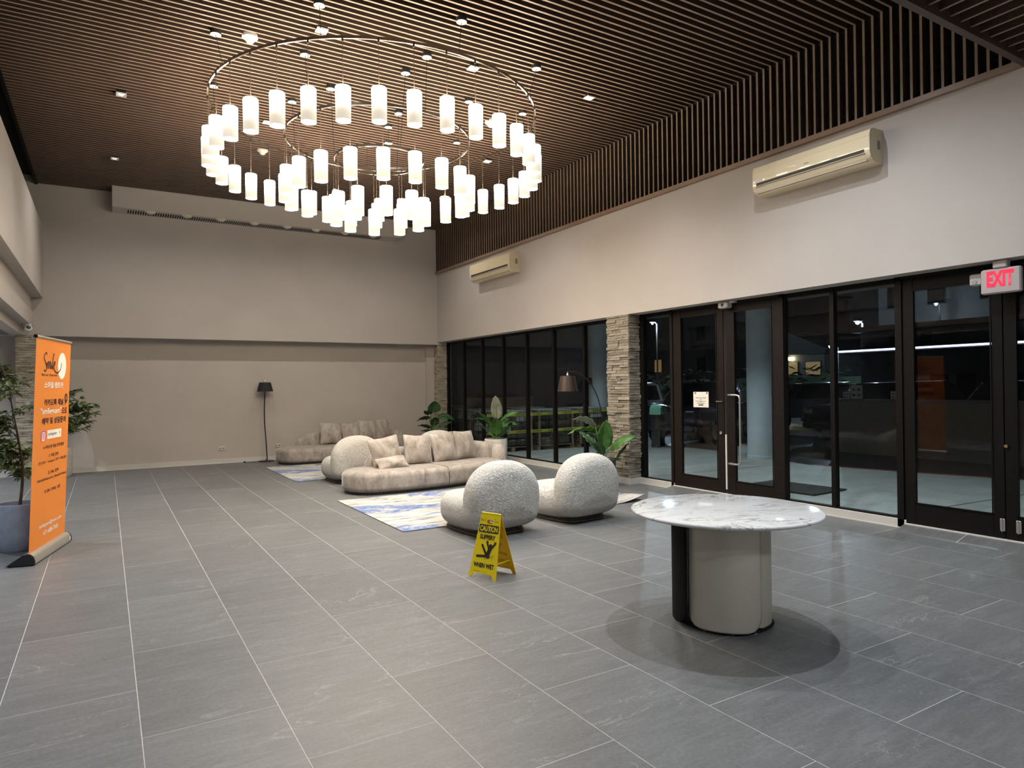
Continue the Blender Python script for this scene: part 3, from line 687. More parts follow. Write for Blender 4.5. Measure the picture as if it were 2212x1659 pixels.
def chandelier(label, R_, z, n, ph0, canopies):
    c = thing('ring_chandelier', label, 'chandelier', (CX, CY, z), group='concentric ring chandeliers')
    N = 96; rings = []
    for i in range(N):
        a = 2*PI*i/N; ca, sa = math.cos(a), math.sin(a)
        rings.append([((R_+dx)*ca, (R_+dx)*sa, dz) for dx, dz in ((-.009, -.016), (.009, -.016), (.009, .016), (-.009, .016))])
    mb = MB(); vs_ = [p for r in rings for p in r]
    mb.add(vs_, [(i*4+k, i*4+(k+1) % 4, ((i+1) % N)*4+(k+1) % 4, ((i+1) % N)*4+k) for i in range(N) for k in range(4)])
    obj('ring_rail', mb, 'ring_metal', c, smooth=True)
    for k in range(n):
        a = math.radians(ph0)+2*PI*k/n
        p = obj('pendant_shade', shade_me, None, c, (R_*math.cos(a), R_*math.sin(a), -0.51))
        for me, nm in ((top_me, 'top_opening'), (bot_me, 'diffuser'), (drop_me, 'cord'), (neck_me, 'cord_grip'), (clip_me, 'cord_clip')):
            obj(nm, me, None, p)
    for (x, y) in canopies:
        a = math.atan2(y-CY, x-CX); rx, ry = R_*math.cos(a), R_*math.sin(a)
        zc_ = ZC-0.03-z
        cp = obj('canopy', MB().lathe([(0.0, -0.04), (0.055, -0.04), (0.058, -0.035), (0.058, 0.03), (0.0, 0.03)], 24), 'dark_metal', c, (x-CX, y-CY, zc_), smooth=True)
        obj('canopy_plate', MB().lathe([(0.0, -0.043), (0.056, -0.043), (0.056, -0.040), (0.0, -0.040)], 24), 'white_plastic', cp)
        d = Vector((rx-(x-CX), ry-(y-CY), -zc_))
        obj('suspension_cable', MB().tube([(0, 0, -0.04), tuple(d)], 0.0035, 6), 'cable_black', cp)
    return c
# ceiling canopies as they sit in the photograph, cables run to the nearest point of their ring
chandelier('outer and widest ring chandelier with thirty-six cylinder shades', 2.07, 5.165, 36, 0.0, [(1.894, 6.836), (1.067, 7.956), (3.286, 6.401), (4.565, 6.90), (1.218, 9.339), (5.143, 8.147), (4.834, 9.632), (3.631, 10.439)])
chandelier('middle ring chandelier with twenty cylinder shades', 1.195, 4.852, 20, 0.0, [(2.027, 7.942), (3.28, 7.295), (4.287, 8.162), (2.201, 9.333), (3.653, 9.546)])
chandelier('inner and smallest ring chandelier with ten cylinder shades', 0.575, 4.60, 10, 6.0, [(3.217, 7.801), (2.539, 8.688), (3.6, 9.0)])

# ------------------------------------------------------------------ ceiling downlights (real spots) and detectors
def spot_lamp(parent, loc, watts, col=(1, 1, 1), angle=130, blend=1.0, r=0.022):
    ld = bpy.data.lights.new('spot', 'SPOT'); ld.energy = watts; ld.color = col; ld.spot_size = math.radians(angle)
    ld.spot_blend = blend; ld.shadow_soft_size = r
    lo = bpy.data.objects.new('spot', ld); lo.location = loc; link(lo, parent); return lo
COOL = (0.93, 0.96, 1.0)
def downlight(label, x, y, z, watts, lit=True, col=COOL, group='square ceiling downlights', angle=130):
    d = thing('downlight', label, 'downlight', (x, y, z), group=group)
    obj('housing', MB().bbox((-0.055, -0.055, -0.02), (0.055, 0.055, 0.09), .006), 'dark_metal', d)
    tr = MB()
    for a, b in (((-.06, -.06), (.06, -.045)), ((-.06, .045), (.06, .06)), ((-.06, -.045), (-.045, .045)), ((.045, -.045), (.06, .045))):
        tr.box((a[0], a[1], -0.034), (b[0], b[1], -0.02))
    obj('trim', tr, 'white_plastic', d)
    n = 16
    obj('lens', MB().add([(0.042*math.cos(2*PI*i/n), 0.042*math.sin(2*PI*i/n), -0.022) for i in range(n)], [tuple(reversed(range(n)))]), 'spot_lens' if lit else 'spot_lens_dim', d)
    if watts: spot_lamp(d, (0, 0, -0.05), watts, col, angle)
    return d
zc_ = ZC-0.03
for lab, x, y, lit in (('bright square downlight at the top of the outer ring', 2.053, 7.329, True), ('bright square downlight inside the right half of the outer ring', 3.897, 7.298, True),
                  ('bright square downlight right of the chandelier', 5.661, 7.269, True), ('square downlight behind the right far shades', 5.704, 10.198, True),
                  ('square downlight beside the middle ring on the left', 2.061, 10.26, True), ('pale square downlight on the left ceiling nearer the camera', 0.212, 10.214, False),
                  ('pale square downlight on the left ceiling nearer the back wall', 0.167, 13.086, False),
                  ('square downlight hidden behind the left far shades', 2.05, 13.10, True), ('square downlight hidden behind the central far shades', 3.90, 13.10, True), ('square downlight hidden behind the right lower shades', 5.69, 13.10, True), ('hidden square downlight above the inner ring', 3.90, 10.23, True)):  # these continue the grid unseen, added to brighten the back wall
    downlight(lab, x, y, zc_, SPOT_W*(0.85 if y > 12 else 1.0 if lit else 0.6), lit, (1.0, 0.95, 0.88) if y > 12 else COOL, angle=160 if y > 12 else 110)
for lab, x, y, k_ in (('one nearest the viewer', 4.60, 3.60, 1.7), ('middle', 3.85, 5.45, 1.0), ('right', 5.30, 4.45, 0.8), ('left', 2.05, 4.40, 0.45), ('leftmost', 0.2, 4.4, 0.35)):
    downlight('square downlight overhead beyond the marble table, the %s' % lab, x, y, zc_, NEAR_SPOT_W*k_, True, (0.88, 0.94, 1.0), group='downlights overhead of the table', angle=140)
downlight('square downlight overhead in front of the orange banner', 0.2, 7.3, zc_, NEAR_SPOT_W*0.45, True, angle=120)
for lab, x, y in (('first from the left', -0.3, -2.4), ('second from the left', 1.8, -2.4), ('nearest the doors', 4.6, -2.4)):  # unseen lamps behind the viewer, set back for the cool front light
    downlight('square downlight in the lower entrance ceiling, %s' % lab, x, y, ZT+0.02, NEAR_SPOT_W*1.1, True, (0.86, 0.93, 1.0), group='downlights in the entrance ceiling', angle=160)
for lab, x, y in (('nearest the viewer', -2.2, 3.0), ('second from the viewer', -2.2, 6.5), ('in the middle of the bay', -2.2, 10.0), ('deepest in the bay', -3.8, 13.2), ('next to the far stone column', -2.2, 13.6)):  # unseen lamps, put in for the cool light on pot and floor
    downlight('square downlight in the left bay ceiling, %s' % lab, x, y, 2.68, LEFT_SPOT_W, True, (0.80, 0.89, 1.0), group='downlights in the left bay', angle=150)
def detector(label, x, y):
    d = thing('smoke_detector', label, 'smoke detector', (x, y, zc_), group='ceiling detectors')
    obj('base', MB().lathe([(0.0, 0.02), (0.085, 0.02), (0.085, -0.012), (0.06, -0.03)], 24), 'white_plastic', d, smooth=True)
    obj('sensing_head', MB().lathe([(0.06, -0.03), (0.05, -0.036), (0.042, -0.055), (0.028, -0.07), (0.0, -0.072)], 24), 'white_plastic', d, smooth=True)
detector('white ceiling detector above the left edge of the outer ring', 1.413, 7.908); detector('white ceiling detector seen through the left of the rings', 2.244, 11.58)
detector('white ceiling detector seen through the right of the outer ring', 4.944, 8.727)
# security camera under the left beam
cc = thing('security_camera', 'small white dome security camera under the left beam', 'camera', (-1.20, 14.84, 2.82))
obj('mount', MB().lathe([(0.075, 0.0), (0.075, -0.03), (0.055, -0.045)], 20), 'white_plastic', cc, smooth=True)
hd = obj('dome_head', MB().lathe([(0.02, 0.07), (0.06, 0.045), (0.07, 0.0), (0.055, -0.045), (0.0, -0.06)], 20), 'white_plastic', cc, (0.02, -0.02, -0.085), (math.radians(70), 0, math.radians(15)), smooth=True)
obj('lens', MB().lathe([(0.035, 0.0), (0.03, -0.012), (0.0, -0.014)], 16), 'black_cap', hd, (0, 0, 0.062), (PI, 0, 0), smooth=True)
# wall sockets
for lab, x in (('white double wall socket left of the black floor lamp', 2.145), ('white double wall socket right of the black floor lamp', 3.318)):
    s_ = thing('wall_socket', lab, 'socket', (x, YF-0.004, 0.325), group='wall sockets')
    obj('plate', MB().bbox((-0.062, -0.008, -0.040), (0.062, 0.004, 0.040), .004), 'white_plastic', s_)
    for a in (-0.03, 0.03): obj('outlet', MB().bbox((a-0.018, -0.011, -0.016), (a+0.018, -0.008, 0.016), .001), 'label_grey', s_)

# ------------------------------------------------------------------ rugs
def rug(label, x0, x1, y0, y1, curl=False):
    r = thing('rug', label, 'rug', ((x0+x1)/2, (y0+y1)/2, 0), group='abstract patterned rugs')
    L, W_ = (x1-x0)/2, (y1-y0)/2; mb = MB(); nx, ny_ = 28, 14; t = 0.009
    def zz(u, v):
        if not curl: return t
        d = max(0.0, (u-0.86)/0.14)*max(0.0, (0.45-v)/0.45) if v < 0.45 else 0
        return t+0.085*d**1.6
    top = [(-L+2*L*i/nx, -W_+2*W_*j/ny_, zz(i/nx, j/ny_)) for j in range(ny_+1) for i in range(nx+1)]
    mb.add(top, [(j*(nx+1)+i, j*(nx+1)+i+1, (j+1)*(nx+1)+i+1, (j+1)*(nx+1)+i) for j in range(ny_) for i in range(nx)])
    bot = [(x, y, z-t+0.001) for x, y, z in top]
    obj('pile', mb, 'rug_weave', r, smooth=True)
    m2 = MB().add(bot, [(j*(nx+1)+i, (j+1)*(nx+1)+i, (j+1)*(nx+1)+i+1, j*(nx+1)+i+1) for j in range(ny_) for i in range(nx)])
    edge = list(range(nx+1))+[(k+1)*(nx+1)-1 for k in range(1, ny_+1)]+[ny_*(nx+1)+i for i in range(nx-1, -1, -1)]+[k*(nx+1) for k in range(ny_-1, 0, -1)]
    ev = [top[i] for i in edge]+[bot[i] for i in edge]; n = len(edge)
    m2.add(ev, [(i, (i+1) % n, n+(i+1) % n, n+i) for i in range(n)])
    obj('backing', m2, 'rug_edge', r)
    return r
rug('white and blue abstract rug under the front seating group', 2.785, 6.30, 6.98, 9.43, True)
rug('white and blue abstract rug under the seating group by the back wall', 2.77, 6.20, 11.79, 14.36)

# ------------------------------------------------------------------ boucle armchairs (forward = +y)
def chair_parts():
    r = thing('armchair', 'x', 'armchair', group='cream boucle armchairs')
    # seat pad: rounded slab, wider at the bottom front
    so = superellipse(0.405, 0.50, 3.0, 44, 0, 0.03)
    st = subsurf(obj('seat', puffy(so, 0.022, 0.40, 0.16, 0.03, 7), 'boucle', r, smooth='all'))
    # back pad: egg-like outline in x-z
    N = 48; bo = []
    for i in range(N):
        t = 2*PI*i/N; c, s_ = math.cos(t), math.sin(t)
        a = 0.445; n = 2.35 if s_ > 0 else 4.2
        hh = 0.40 if s_ > 0 else 0.33
        x = a*math.copysign(abs(c)**(2/n), c); z = hh*math.copysign(abs(s_)**(2/n), s_)
        bo.append((x*(1.0-0.05*max(0, s_)), 0.385+z))
    bk = subsurf(obj('backrest', puffy(bo, -0.19, 0.19, 0.165, 0.025, 7, 'y'), 'boucle', r, (0, -0.335, 0.0), (math.radians(5), 0, 0), smooth='all'))
    pl_ = superellipse(0.335, 0.43, 4.0, 40, 0, 0.0)
    obj('plinth', MB().rings([[(x, y, z) for x, y in pl_] for z in (0.0, 0.022)]), 'plinth_brass', r)
    pd = superellipse(0.325, 0.42, 4.0, 40, 0, 0.0)
    obj('plinth_shadow_gap', MB().rings([[(x, y, z) for x, y in pd] for z in (0.0225, 0.05)]), 'dark_metal', r)
    return r
ch0 = chair_parts()
for k, (lab, x, y, rz) in enumerate((('cream boucle armchair seen from behind, next to the yellow caution sign', 3.625, 6.66, 3),
        ('cream boucle armchair seen from behind, nearest the marble table', 4.79, 6.72, 7),
        ('cream boucle armchair left of the front sofa, on the far rug', 3.60, 11.50, 4),
        ('cream boucle armchair with only its top showing behind the front sofa', 5.30, 11.86, -3))):
    c = ch0 if k == 0 else copy_tree(ch0)
    c.location = (x, y, 0.0 if k < 0 else 0.010); c.rotation_euler = (0, 0, math.radians(rz)); c['label'] = lab

# ------------------------------------------------------------------ sofas
def bez_outline(ctr, hw):
    """offset a centre line by hw on both sides with round ends (ccw)"""
    P = [Vector(p) for p in smooth_line(ctr, 8)]; n = len(P); L = []; R_ = []
    for i, p in enumerate(P):
        d = (P[min(i+1, n-1)]-P[max(i-1, 0)]).normalized(); q = Vector((-d.y, d.x)); h = hw[0]+(hw[1]-hw[0])*i/(n-1)
        L.append(p+q*h); R_.append(p-q*h)
    d0 = (P[1]-P[0]).normalized(); d1_ = (P[-1]-P[-2]).normalized(); out = list(R_)
    def arc(c, start, end, d, h, k=9):
        res = []
        a0 = math.atan2(start.y-c.y, start.x-c.x)
        for j in range(1, k):
            a = a0+PI*j/k; e = Vector((math.cos(a), math.sin(a)))
            al = e.dot(d)
            res.append(c+e*h-d*al*h*0.15)
        return res
    out += arc(P[-1], R_[-1], L[-1], d1_, hw[1]); out += list(reversed(L)); out += arc(P[0], L[0], R_[0], -d0, hw[0])
    return [tuple(p) for p in out]
def sweep_wall(path, heights, thick, z0, flare=0.0):
    """upholstered wall: rounded section swept along a path"""
    P = [Vector(p) for p in path]; n = len(P); rings = []
    for i, p in enumerate(P):
        d = (P[min(i+1, n-1)]-P[max(i-1, 0)]).normalized(); q = Vector((-d.y, d.x)); h = heights[i]; t = thick/2
        sec = [(-t, z0), (-t, h-t*0.9)]+[(-t*math.cos(PI*k/8), h-t*0.9+t*0.9*math.sin(PI*k/8)) for k in range(1, 8)]+[(t, h-t*0.9), (t, z0)]
        rings.append([(p.x+q.x*a, p.y+q.y*a, z) for a, z in sec])
    return MB().rings(rings)
def cushion_mesh():
    mb = MB(); N = 13; g = {}
    for sgn in (1, -1):
        for i in range(N):
            for j in range(N):
                u, v = -1+2*i/(N-1), -1+2*j/(N-1)
                h = (max(0, 1-u*u)**0.55)*(max(0, 1-v*v)**0.55)
                pin = 1-0.07*(1-abs(u))*abs(v)**3-0.0
                pin2 = 1-0.07*(1-abs(v))*abs(u)**3
                wr = 0.012*math.sin(5*u+3*v)*h+0.008*math.sin(9*u*v+2*v)*h
                g[(sgn, i, j)] = (0.235*u*pin2, sgn*(0.085*h+0.004)+wr, 0.235*v*pin)
    keys = list(g); idx = {k: n for n, k in enumerate(keys)}; f = []
    for sgn in (1, -1):
        for i in range(N-1):
            for j in range(N-1):
                q = [idx[(sgn, i, j)], idx[(sgn, i+1, j)], idx[(sgn, i+1, j+1)], idx[(sgn, i, j+1)]]
                f.append(tuple(q if sgn > 0 else reversed(q)))
    bd = [(i, 0) for i in range(N-1)]+[(N-1, j) for j in range(N-1)]+[(i, N-1) for i in range(N-1, 0, -1)]+[(0, j) for j in range(N-1, 0, -1)]
    for a in range(len(bd)):
        p, q = bd[a], bd[(a+1) % len(bd)]
        f.append((idx[(1,)+p], idx[(1,)+q], idx[(-1,)+q], idx[(-1,)+p]))
    mb.add([g[k] for k in keys], f); me = mesh(mb, 'cushion', 'all'); me.materials.append(MATS['velvet_cushion']); return me
cush_me = cushion_mesh()
def cushion(label, x, y, z, rz, tilt, roll=0.0, s=(1, 1, 1), group='velvet scatter cushions'):
    o = obj('cushion', cush_me, None, None, (x, y, z), (math.radians(tilt), math.radians(roll), math.radians(rz))); o.scale = s
    subsurf(o); return tag(o, label, 'cushion', group)
def sofa(label, ox, oy):
    s_ = thing('sofa', label, 'sofa', (ox, oy, 0), group='curved velvet sofas')
    ctr = [(0.50, 0.54), (0.95, 0.49), (1.55, 0.53), (2.15, 0.68), (2.55, 0.82)]
    # two seat modules with a seam between them
    full = smooth_line(ctr, 8)
    def module(a, b, name):
        return full[a:b]
    ol = bez_outline(ctr, (0.50, 0.44))
    seat = obj('seat', puffy(ol, 0.03, 0.335, 0.085, 0.012, 6, bot_dome=0.0), 'velvet', s_, smooth='all')
    p = Vector(full[16]); d = (Vector(full[17])-Vector(full[15])).normalized(); q = Vector((-d.y, d.x))
    seam = [tuple(p-q*0.470)+(0.06,), tuple(p-q*0.478)+(0.18,), tuple(p-q*0.472)+(0.26,), tuple(p-q*0.44)+(0.325,), tuple(p-q*0.36)+(0.339,), tuple(p)+(0.347,), tuple(p+q*0.3)+(0.341,)]
    obj('seam', MB().tube(seam, 0.004, 6), 'dark_metal', s_)
    obj('plinth', MB().rings([[(x, y, z) for x, y in inset(ol, 0.045)] for z in (0.0, 0.05)]), 'dark_metal', s_)
    # back: runs along the rear edge and wraps round the right end
    bp = [(0.56, 0.97), (1.0, 0.95), (1.5, 0.99), (2.0, 1.13), (2.40, 1.28), (2.72, 1.28), (2.92, 1.10), (2.96, 0.86), (2.88, 0.66)]
    sp_ = smooth_line(bp, 7); n = len(sp_); hs = []
    for i in range(n):
        t = i/(n-1)
        h = 0.62
        if t < 0.16: h = 0.32+0.30*math.sqrt(max(0.0, 1-(1-t/0.16)**2))
        if t > 0.62: h = 0.62-0.04*min(1, (t-0.62)/0.2)
        if t > 0.93: h = 0.58-0.20*((t-0.93)/0.07)**2
        hs.append(h)
    obj('backrest', sweep_wall(sp_, hs, 0.22, 0.05), 'velvet', s_, smooth=True)
    return s_
sofa('curved taupe velvet sofa facing the two near armchairs', 2.99, 9.54)
sofa('curved taupe velvet sofa against the back wall', 3.02, 14.37)
for lab, x, y, z, rz, t, ro, sc_ in (
        ('taupe cushion at the left end of the front sofa, a small cushion leaning on it', 3.80, 10.23, 0.575, 4, -16, -8, (1.12, 1.1, 1.03)),
        ('small folded taupe cushion lying in front of another on the front sofa', 3.83, 10.03, 0.415, 5, -48, -4, (1.1, 0.9, 0.52)),
        ('second taupe cushion from the left on the front sofa', 4.37, 10.27, 0.58, 6, -15, 4, (1.10, 1.15, 1.03)),
        ('third taupe cushion from the left on the front sofa', 4.88, 10.37, 0.585, 12, -15, -3, (1.06, 1.1, 1.05)),
        ('rightmost taupe cushion on the front sofa', 5.36, 10.54, 0.585, 22, -14, 2, (1.08, 1.15, 1.05)),
        ('leftmost taupe cushion on the back sofa', 4.32, 15.06, 0.59, 2, -14, 2, (1.08, 1.1, 1.05)),
        ('second taupe cushion from the left on the back sofa', 4.79, 15.10, 0.58, 8, -16, -4, (1.0, 1.1, 1.0)),
        ('third taupe cushion from the left on the back sofa', 5.22, 15.21, 0.60, 14, -14, 3, (1.05, 1.1, 1.08)),
        ('rightmost taupe cushion on the back sofa', 5.63, 15.36, 0.60, 20, -13, -2, (0.95, 1.1, 1.08))):
    cushion(lab, x, y, z, rz, t, ro, sc_)

# ------------------------------------------------------------------ marble table
tb = thing('round_table', 'round white marble table on a curved bronze pedestal', 'table', (3.533, 3.135, 0))
obj('tabletop', MB().lathe([(0.0, 0.722), (0.56, 0.722), (0.595, 0.728), (0.612, 0.738), (0.616, 0.745), (0.612, 0.751), (0.60, 0.754), (0.0, 0.754)], 96), 'marble', tb, smooth=True)
def shell(a0, a1, r, z0, z1, rc, name, mat, dark, cx=0.0, cy=0.0, th=0.02):
    """curved sheet with rounded lower corner"""
    mb = MB(); n = 26; m = 14; vs_ = []; 
    for j in range(m+1):
        z = z0+(z1-z0)*(j/m)**1.6
        # side pulls in near the bottom to round the corners
        e = 0.0
        if z < z0+rc: e = (rc-math.sqrt(max(0, rc*rc-(z0+rc-z)**2)))/r
        for i in range(n+1):
            a = (a0+e)+(a1-a0-2*e)*i/n; vs_.append((cx+r*math.cos(a), cy+r*math.sin(a), z))
    mb.add(vs_, [(j*(n+1)+i, j*(n+1)+i+1, (j+1)*(n+1)+i+1, (j+1)*(n+1)+i) for j in range(m) for i in range(n)])
    o = obj(name, mb, mat, tb, smooth='all'); s2 = o.modifiers.new('thick', 'SOLIDIFY'); s2.thickness = th; s2.offset = -1
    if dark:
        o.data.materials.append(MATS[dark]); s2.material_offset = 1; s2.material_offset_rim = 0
    return o
R0 = math.radians
shell(R0(-190), R0(-96), 0.31, 0.022, 0.722, 0.10, 'pedestal_shell', 'pedestal_bronze', 'pedestal_dark', 0.015, 0.005)
shell(R0(-108), R0(-15), 0.285, 0.022, 0.722, 0.10, 'pedestal_shell', 'pedestal_bronze', 'pedestal_dark', 0.035, 0.025)
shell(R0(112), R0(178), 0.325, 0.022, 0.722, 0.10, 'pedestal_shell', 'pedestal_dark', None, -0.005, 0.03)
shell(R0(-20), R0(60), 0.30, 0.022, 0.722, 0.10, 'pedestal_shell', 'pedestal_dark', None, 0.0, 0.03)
obj('core', MB().cyl((0.02, 0.03), 0.235, 0.02, 0.72, 40), 'pedestal_dark', tb, smooth=True)
obj('base_plate', MB().lathe([(0.0, 0.008), (0.30, 0.008), (0.305, 0.012), (0.30, 0.02), (0.0, 0.02)], 48), 'pedestal_dark', tb, (0.03, 0.03, 0), smooth=True)
for a in (-165, -130, -100, -60, 0, 140):
    obj('levelling_foot', MB().lathe([(0.012, 0.0), (0.012, 0.008), (0.005, 0.011), (0.005, 0.022)], 12), 'chrome', tb, (0.03+0.285*math.cos(R0(a)), 0.03+0.285*math.sin(R0(a)), 0), smooth=True)

# ------------------------------------------------------------------ caution sign
cs = thing('caution_sign', 'yellow folding wet floor caution sign on the tiles', 'sign', (2.78, 4.978, 0.0), math.radians(-69.8))
# local: x = right along the face, y = away; two leaning panels
cs.scale = (1, 1, 0.82)
HW, HH, SP = 0.137, 0.63, 0.133
def leaf_panel(sign, name, mat):
    up = Vector((0, -sign*SP, -1)).normalized()*-1
    L = math.hypot(SP, HH); e = 0.10
    def wv(v): return 0.155-(0.155-0.105)*v            # half width narrows to the top
    o = Vector((0, sign*SP, 0)); U = (Vector((0, 0, HH))-o).normalized(); Rr = Vector((1, 0, 0))
    outl = [(-0.150, 0.0), (-0.118, 0.0), (-0.098, 0.045), (0.098, 0.045), (0.118, 0.0), (0.150, 0.0), (0.105, L), (-0.105, L)]
    # front sheet with a handle hole: build as strips
    hz0, hz1, hx = L-0.105, L-0.065, 0.036
    def pt(a, b, off=0.0):
        n = Rr.cross(U); return o+Rr*a+U*b+n*off
    def wid(b): return 0.150-(0.045)*b/L
    mb = MB()
    polys = [[(-0.150, 0), (-0.118, 0), (-0.098, 0.045), (-wid(0.045), 0.045)], [(0.118, 0), (0.150, 0), (wid(0.045), 0.045), (0.098, 0.045)],
             [(-wid(0.045), 0.045), (wid(0.045), 0.045), (wid(hz0), hz0), (-wid(hz0), hz0)],
             [(-wid(hz0), hz0), (-hx, hz0), (-hx, hz1), (-wid(hz1), hz1)], [(hx, hz0), (wid(hz0), hz0), (wid(hz1), hz1), (hx, hz1)],
             [(-wid(hz1), hz1), (wid(hz1), hz1), (0.105, L), (-0.105, L)]]
    k = 8
    for sx in (-1, 1):   # rounded handle ends
        arc = [(sx*(hx-0.02+0.02*math.sin(PI*j/k)), (hz0+hz1)/2-0.02*math.cos(PI*j/k)) for j in range(k+1)]
        pl2 = [(sx*hx, hz0)]+arc+[(sx*hx, hz1)]
        for j in range(len(arc)-1):
            polys.append([(sx*hx, hz0+(hz1-hz0)*j/k), (sx*hx, hz0+(hz1-hz0)*(j+1)/k), arc[j+1], arc[j]])
    for p in polys:
        mb.add([pt(a, b) for a, b in p], [tuple(range(len(p)))])
    ob = obj(name, mb, mat, cs); sd = ob.modifiers.new('thick', 'SOLIDIFY'); sd.thickness = 0.005; sd.offset = 0
    return ob, o, Rr, U, L
fp, fo, fr, fu, fl_ = leaf_panel(-1, 'front_panel', 'caution_yellow')
bpn, bo_, br, bu, bl = leaf_panel(1, 'rear_panel', 'caution_yellow_back')
obj('hinge_spine', MB().tube([(-0.105, 0, HH), (0.105, 0, HH)], 0.006, 10), 'caution_yellow', cs)
def fpos(b): return tuple(fo+fu*b)
LFT = 0.0045
def rrect(w_, h_, r, n=5):
    out = []
    for cx, cy, a0 in ((w_/2-r, h_/2-r, 0), (-w_/2+r, h_/2-r, 90), (-w_/2+r, -h_/2+r, 180), (w_/2-r, -h_/2+r, 270)):
        for k in range(n+1):
            a = R0(a0+90*k/n); out.append((cx+r*math.cos(a), cy+r*math.sin(a)))
    return out
pnl = obj('word_panel', plane_mb(fpos(0.488), fr, fu, rrect(0.212, 0.078, 0.009), LFT), 'ink', fp)
text('lettering', 'CAUTION', 'caution_yellow', fp, fpos(0.488), fr, fu, 0.194, 0.056, 0.038, LFT+0.001)
text('lettering', 'SLIPPERY', 'ink', fp, fpos(0.405), fr, fu, 0.168, 0.046, 0.042, LFT)
text('lettering', 'WHEN WET', 'ink', fp, fpos(0.125), fr, fu, 0.224, 0.046, 0.042, LFT)
def figure(mat, parent, o, r, u, lift):
    def limb(pts, wd): return stroke_mb(o, r, u, [pts], wd, lift)
    m = MB()
    for pts, wd in (([(-0.085, -0.062), (0.025, -0.048)], 0.025), ([(0.015, -0.045), (-0.045, 0.052)], 0.022), ([(0.02, -0.052), (0.042, 0.02)], 0.040),
                    ([(0.036, 0.012), (0.005, 0.080)], 0.018), ([(0.046, 0.012), (0.088, 0.078)], 0.018)):
        q = limb(pts, wd); m.add(q.v, q.f)
    for c, rr in (((-0.085, -0.062), 0.0125), ((-0.045, 0.052), 0.011), ((0.046, 0.050), 0.019), ((0.028, -0.052), 0.021), ((0.005, 0.083), 0.011), ((0.09, 0.08), 0.011)):
        q = plane_mb(o, r, u, [(c[0]+rr*math.cos(2*PI*k/16), c[1]+rr*math.sin(2*PI*k/16)*(1.25 if rr == 0.019 else 1)) for k in range(16)], lift+0.0001); m.add(q.v, q.f)
    for hx, hy, sg in ((0.005, 0.083, -1), (0.09, 0.08, 1)):
        for a in (50, 75, 100, 125):
            q = limb([(hx, hy), (hx+0.021*math.cos(R0(a)), hy+0.021*math.sin(R0(a)))], 0.0045); m.add(q.v, q.f)
    return obj('slipping_figure', m, mat, parent)
figure('ink', fp, fpos(0.27), fr, fu, LFT)
hand = stroke_mb(fpos(0.572), fr, fu, [smooth_line(l, 3) for l in (
    [(-0.098, 0.022), (-0.098, -0.012)], [(-0.098, 0.004), (-0.086, 0.008), (-0.087, -0.012)], [(-0.076, 0.004), (-0.080, -0.008), (-0.072, -0.008), (-0.072, 0.002)], [(-0.066, 0.0), (-0.058, 0.002), (-0.062, -0.010), (-0.056, -0.008)], [(-0.050, 0.022), (-0.052, -0.010)],
    [(0.044, 0.018), (0.066, 0.016)], [(0.055, 0.017), (0.054, -0.014)], [(0.064, 0.0), (0.062, -0.012), (0.068, -0.004)], [(0.072, -0.012), (0.074, 0.0), (0.079, -0.01), (0.082, 0.0)], [(0.088, -0.006), (0.094, 0.0), (0.093, -0.012), (0.087, -0.008)])], 0.0022, LFT)
obj('marker_writing', hand, 'marker', fp)
lob = stroke_mb(fpos(0.218), fr, fu, [smooth_line(l, 3) for l in (
    [(0.000, 0.0), (0.002, -0.034), (0.018, -0.028)], [(0.026, -0.004), (0.032, -0.016), (0.038, -0.002), (0.030, 0.002), (0.026, -0.006)], [(0.046, -0.012), (0.050, 0.012), (0.058, 0.006), (0.050, 0.0), (0.060, -0.006), (0.047, -0.012)],
    [(0.064, -0.008), (0.068, 0.016), (0.076, 0.010), (0.068, 0.004), (0.078, -0.002), (0.065, -0.008)], [(0.082, 0.02), (0.088, 0.006)], [(0.098, 0.026), (0.072, -0.040)])], 0.0018, LFT)
obj('marker_writing', lob, 'marker', fp)
sm = stroke_mb(fpos(0.440), fr, fu, [smooth_line(l, 2) for l in ([(-0.112, 0.008), (-0.112, -0.010)], [(-0.112, 0.006), (-0.104, 0.007)], [(-0.100, 0.0), (-0.096, -0.006), (-0.092, 0.002)], [(-0.088, -0.006), (-0.087, 0.002), (-0.083, 0.001)], [(-0.066, 0.006), (-0.066, -0.004), (-0.058, -0.004)], [(-0.048, 0.004), (-0.043, -0.004), (-0.040, 0.004), (-0.047, 0.004)], [(-0.030, 0.006), (-0.029, -0.005), (-0.022, 0.0)], [(-0.014, 0.005), (-0.014, -0.005), (-0.006, 0.0)], [(0.004, 0.006), (0.008, 0.0), (0.014, 0.006)], [(0.008, 0.0), (0.006, -0.008)])], 0.0017, LFT)
obj('marker_writing', sm, 'marker', fp)
obj('fine_print', stroke_mb(fpos(0.062), fr, fu, [[(-0.105, 0), (-0.03, 0)], [(0.0, 0), (0.012, 0)], [(0.026, 0), (0.036, 0)]], 0.003, LFT), 'marker', fp)
# ghost print showing through on the inside of the rear panel
def bpos(b): return tuple(bo_+bu*b)
ghost = (br, bu)
text('ghost_lettering', 'CAUTION', 'caution_ghost', bpn, bpos(0.488), -br, bu, 0.190, 0.054, 0.022, -0.0045); text('ghost_lettering', 'SLIPPERY', 'caution_ghost', bpn, bpos(0.405), -br, bu, 0.165, 0.044, 0.025, -0.0045)
text('ghost_lettering', 'WHEN WET', 'caution_ghost', bpn, bpos(0.125), -br, bu, 0.222, 0.044, 0.025, -0.0045)
figure('caution_ghost', bpn, bpos(0.27), -br, bu, -0.0045)
for s_ in (-1, 1):
    obj('spreader', MB().bbox((s_*0.12-0.004, -0.085, 0.145), (s_*0.12+0.004, 0.085, 0.153), .001), 'caution_yellow_back', cs)

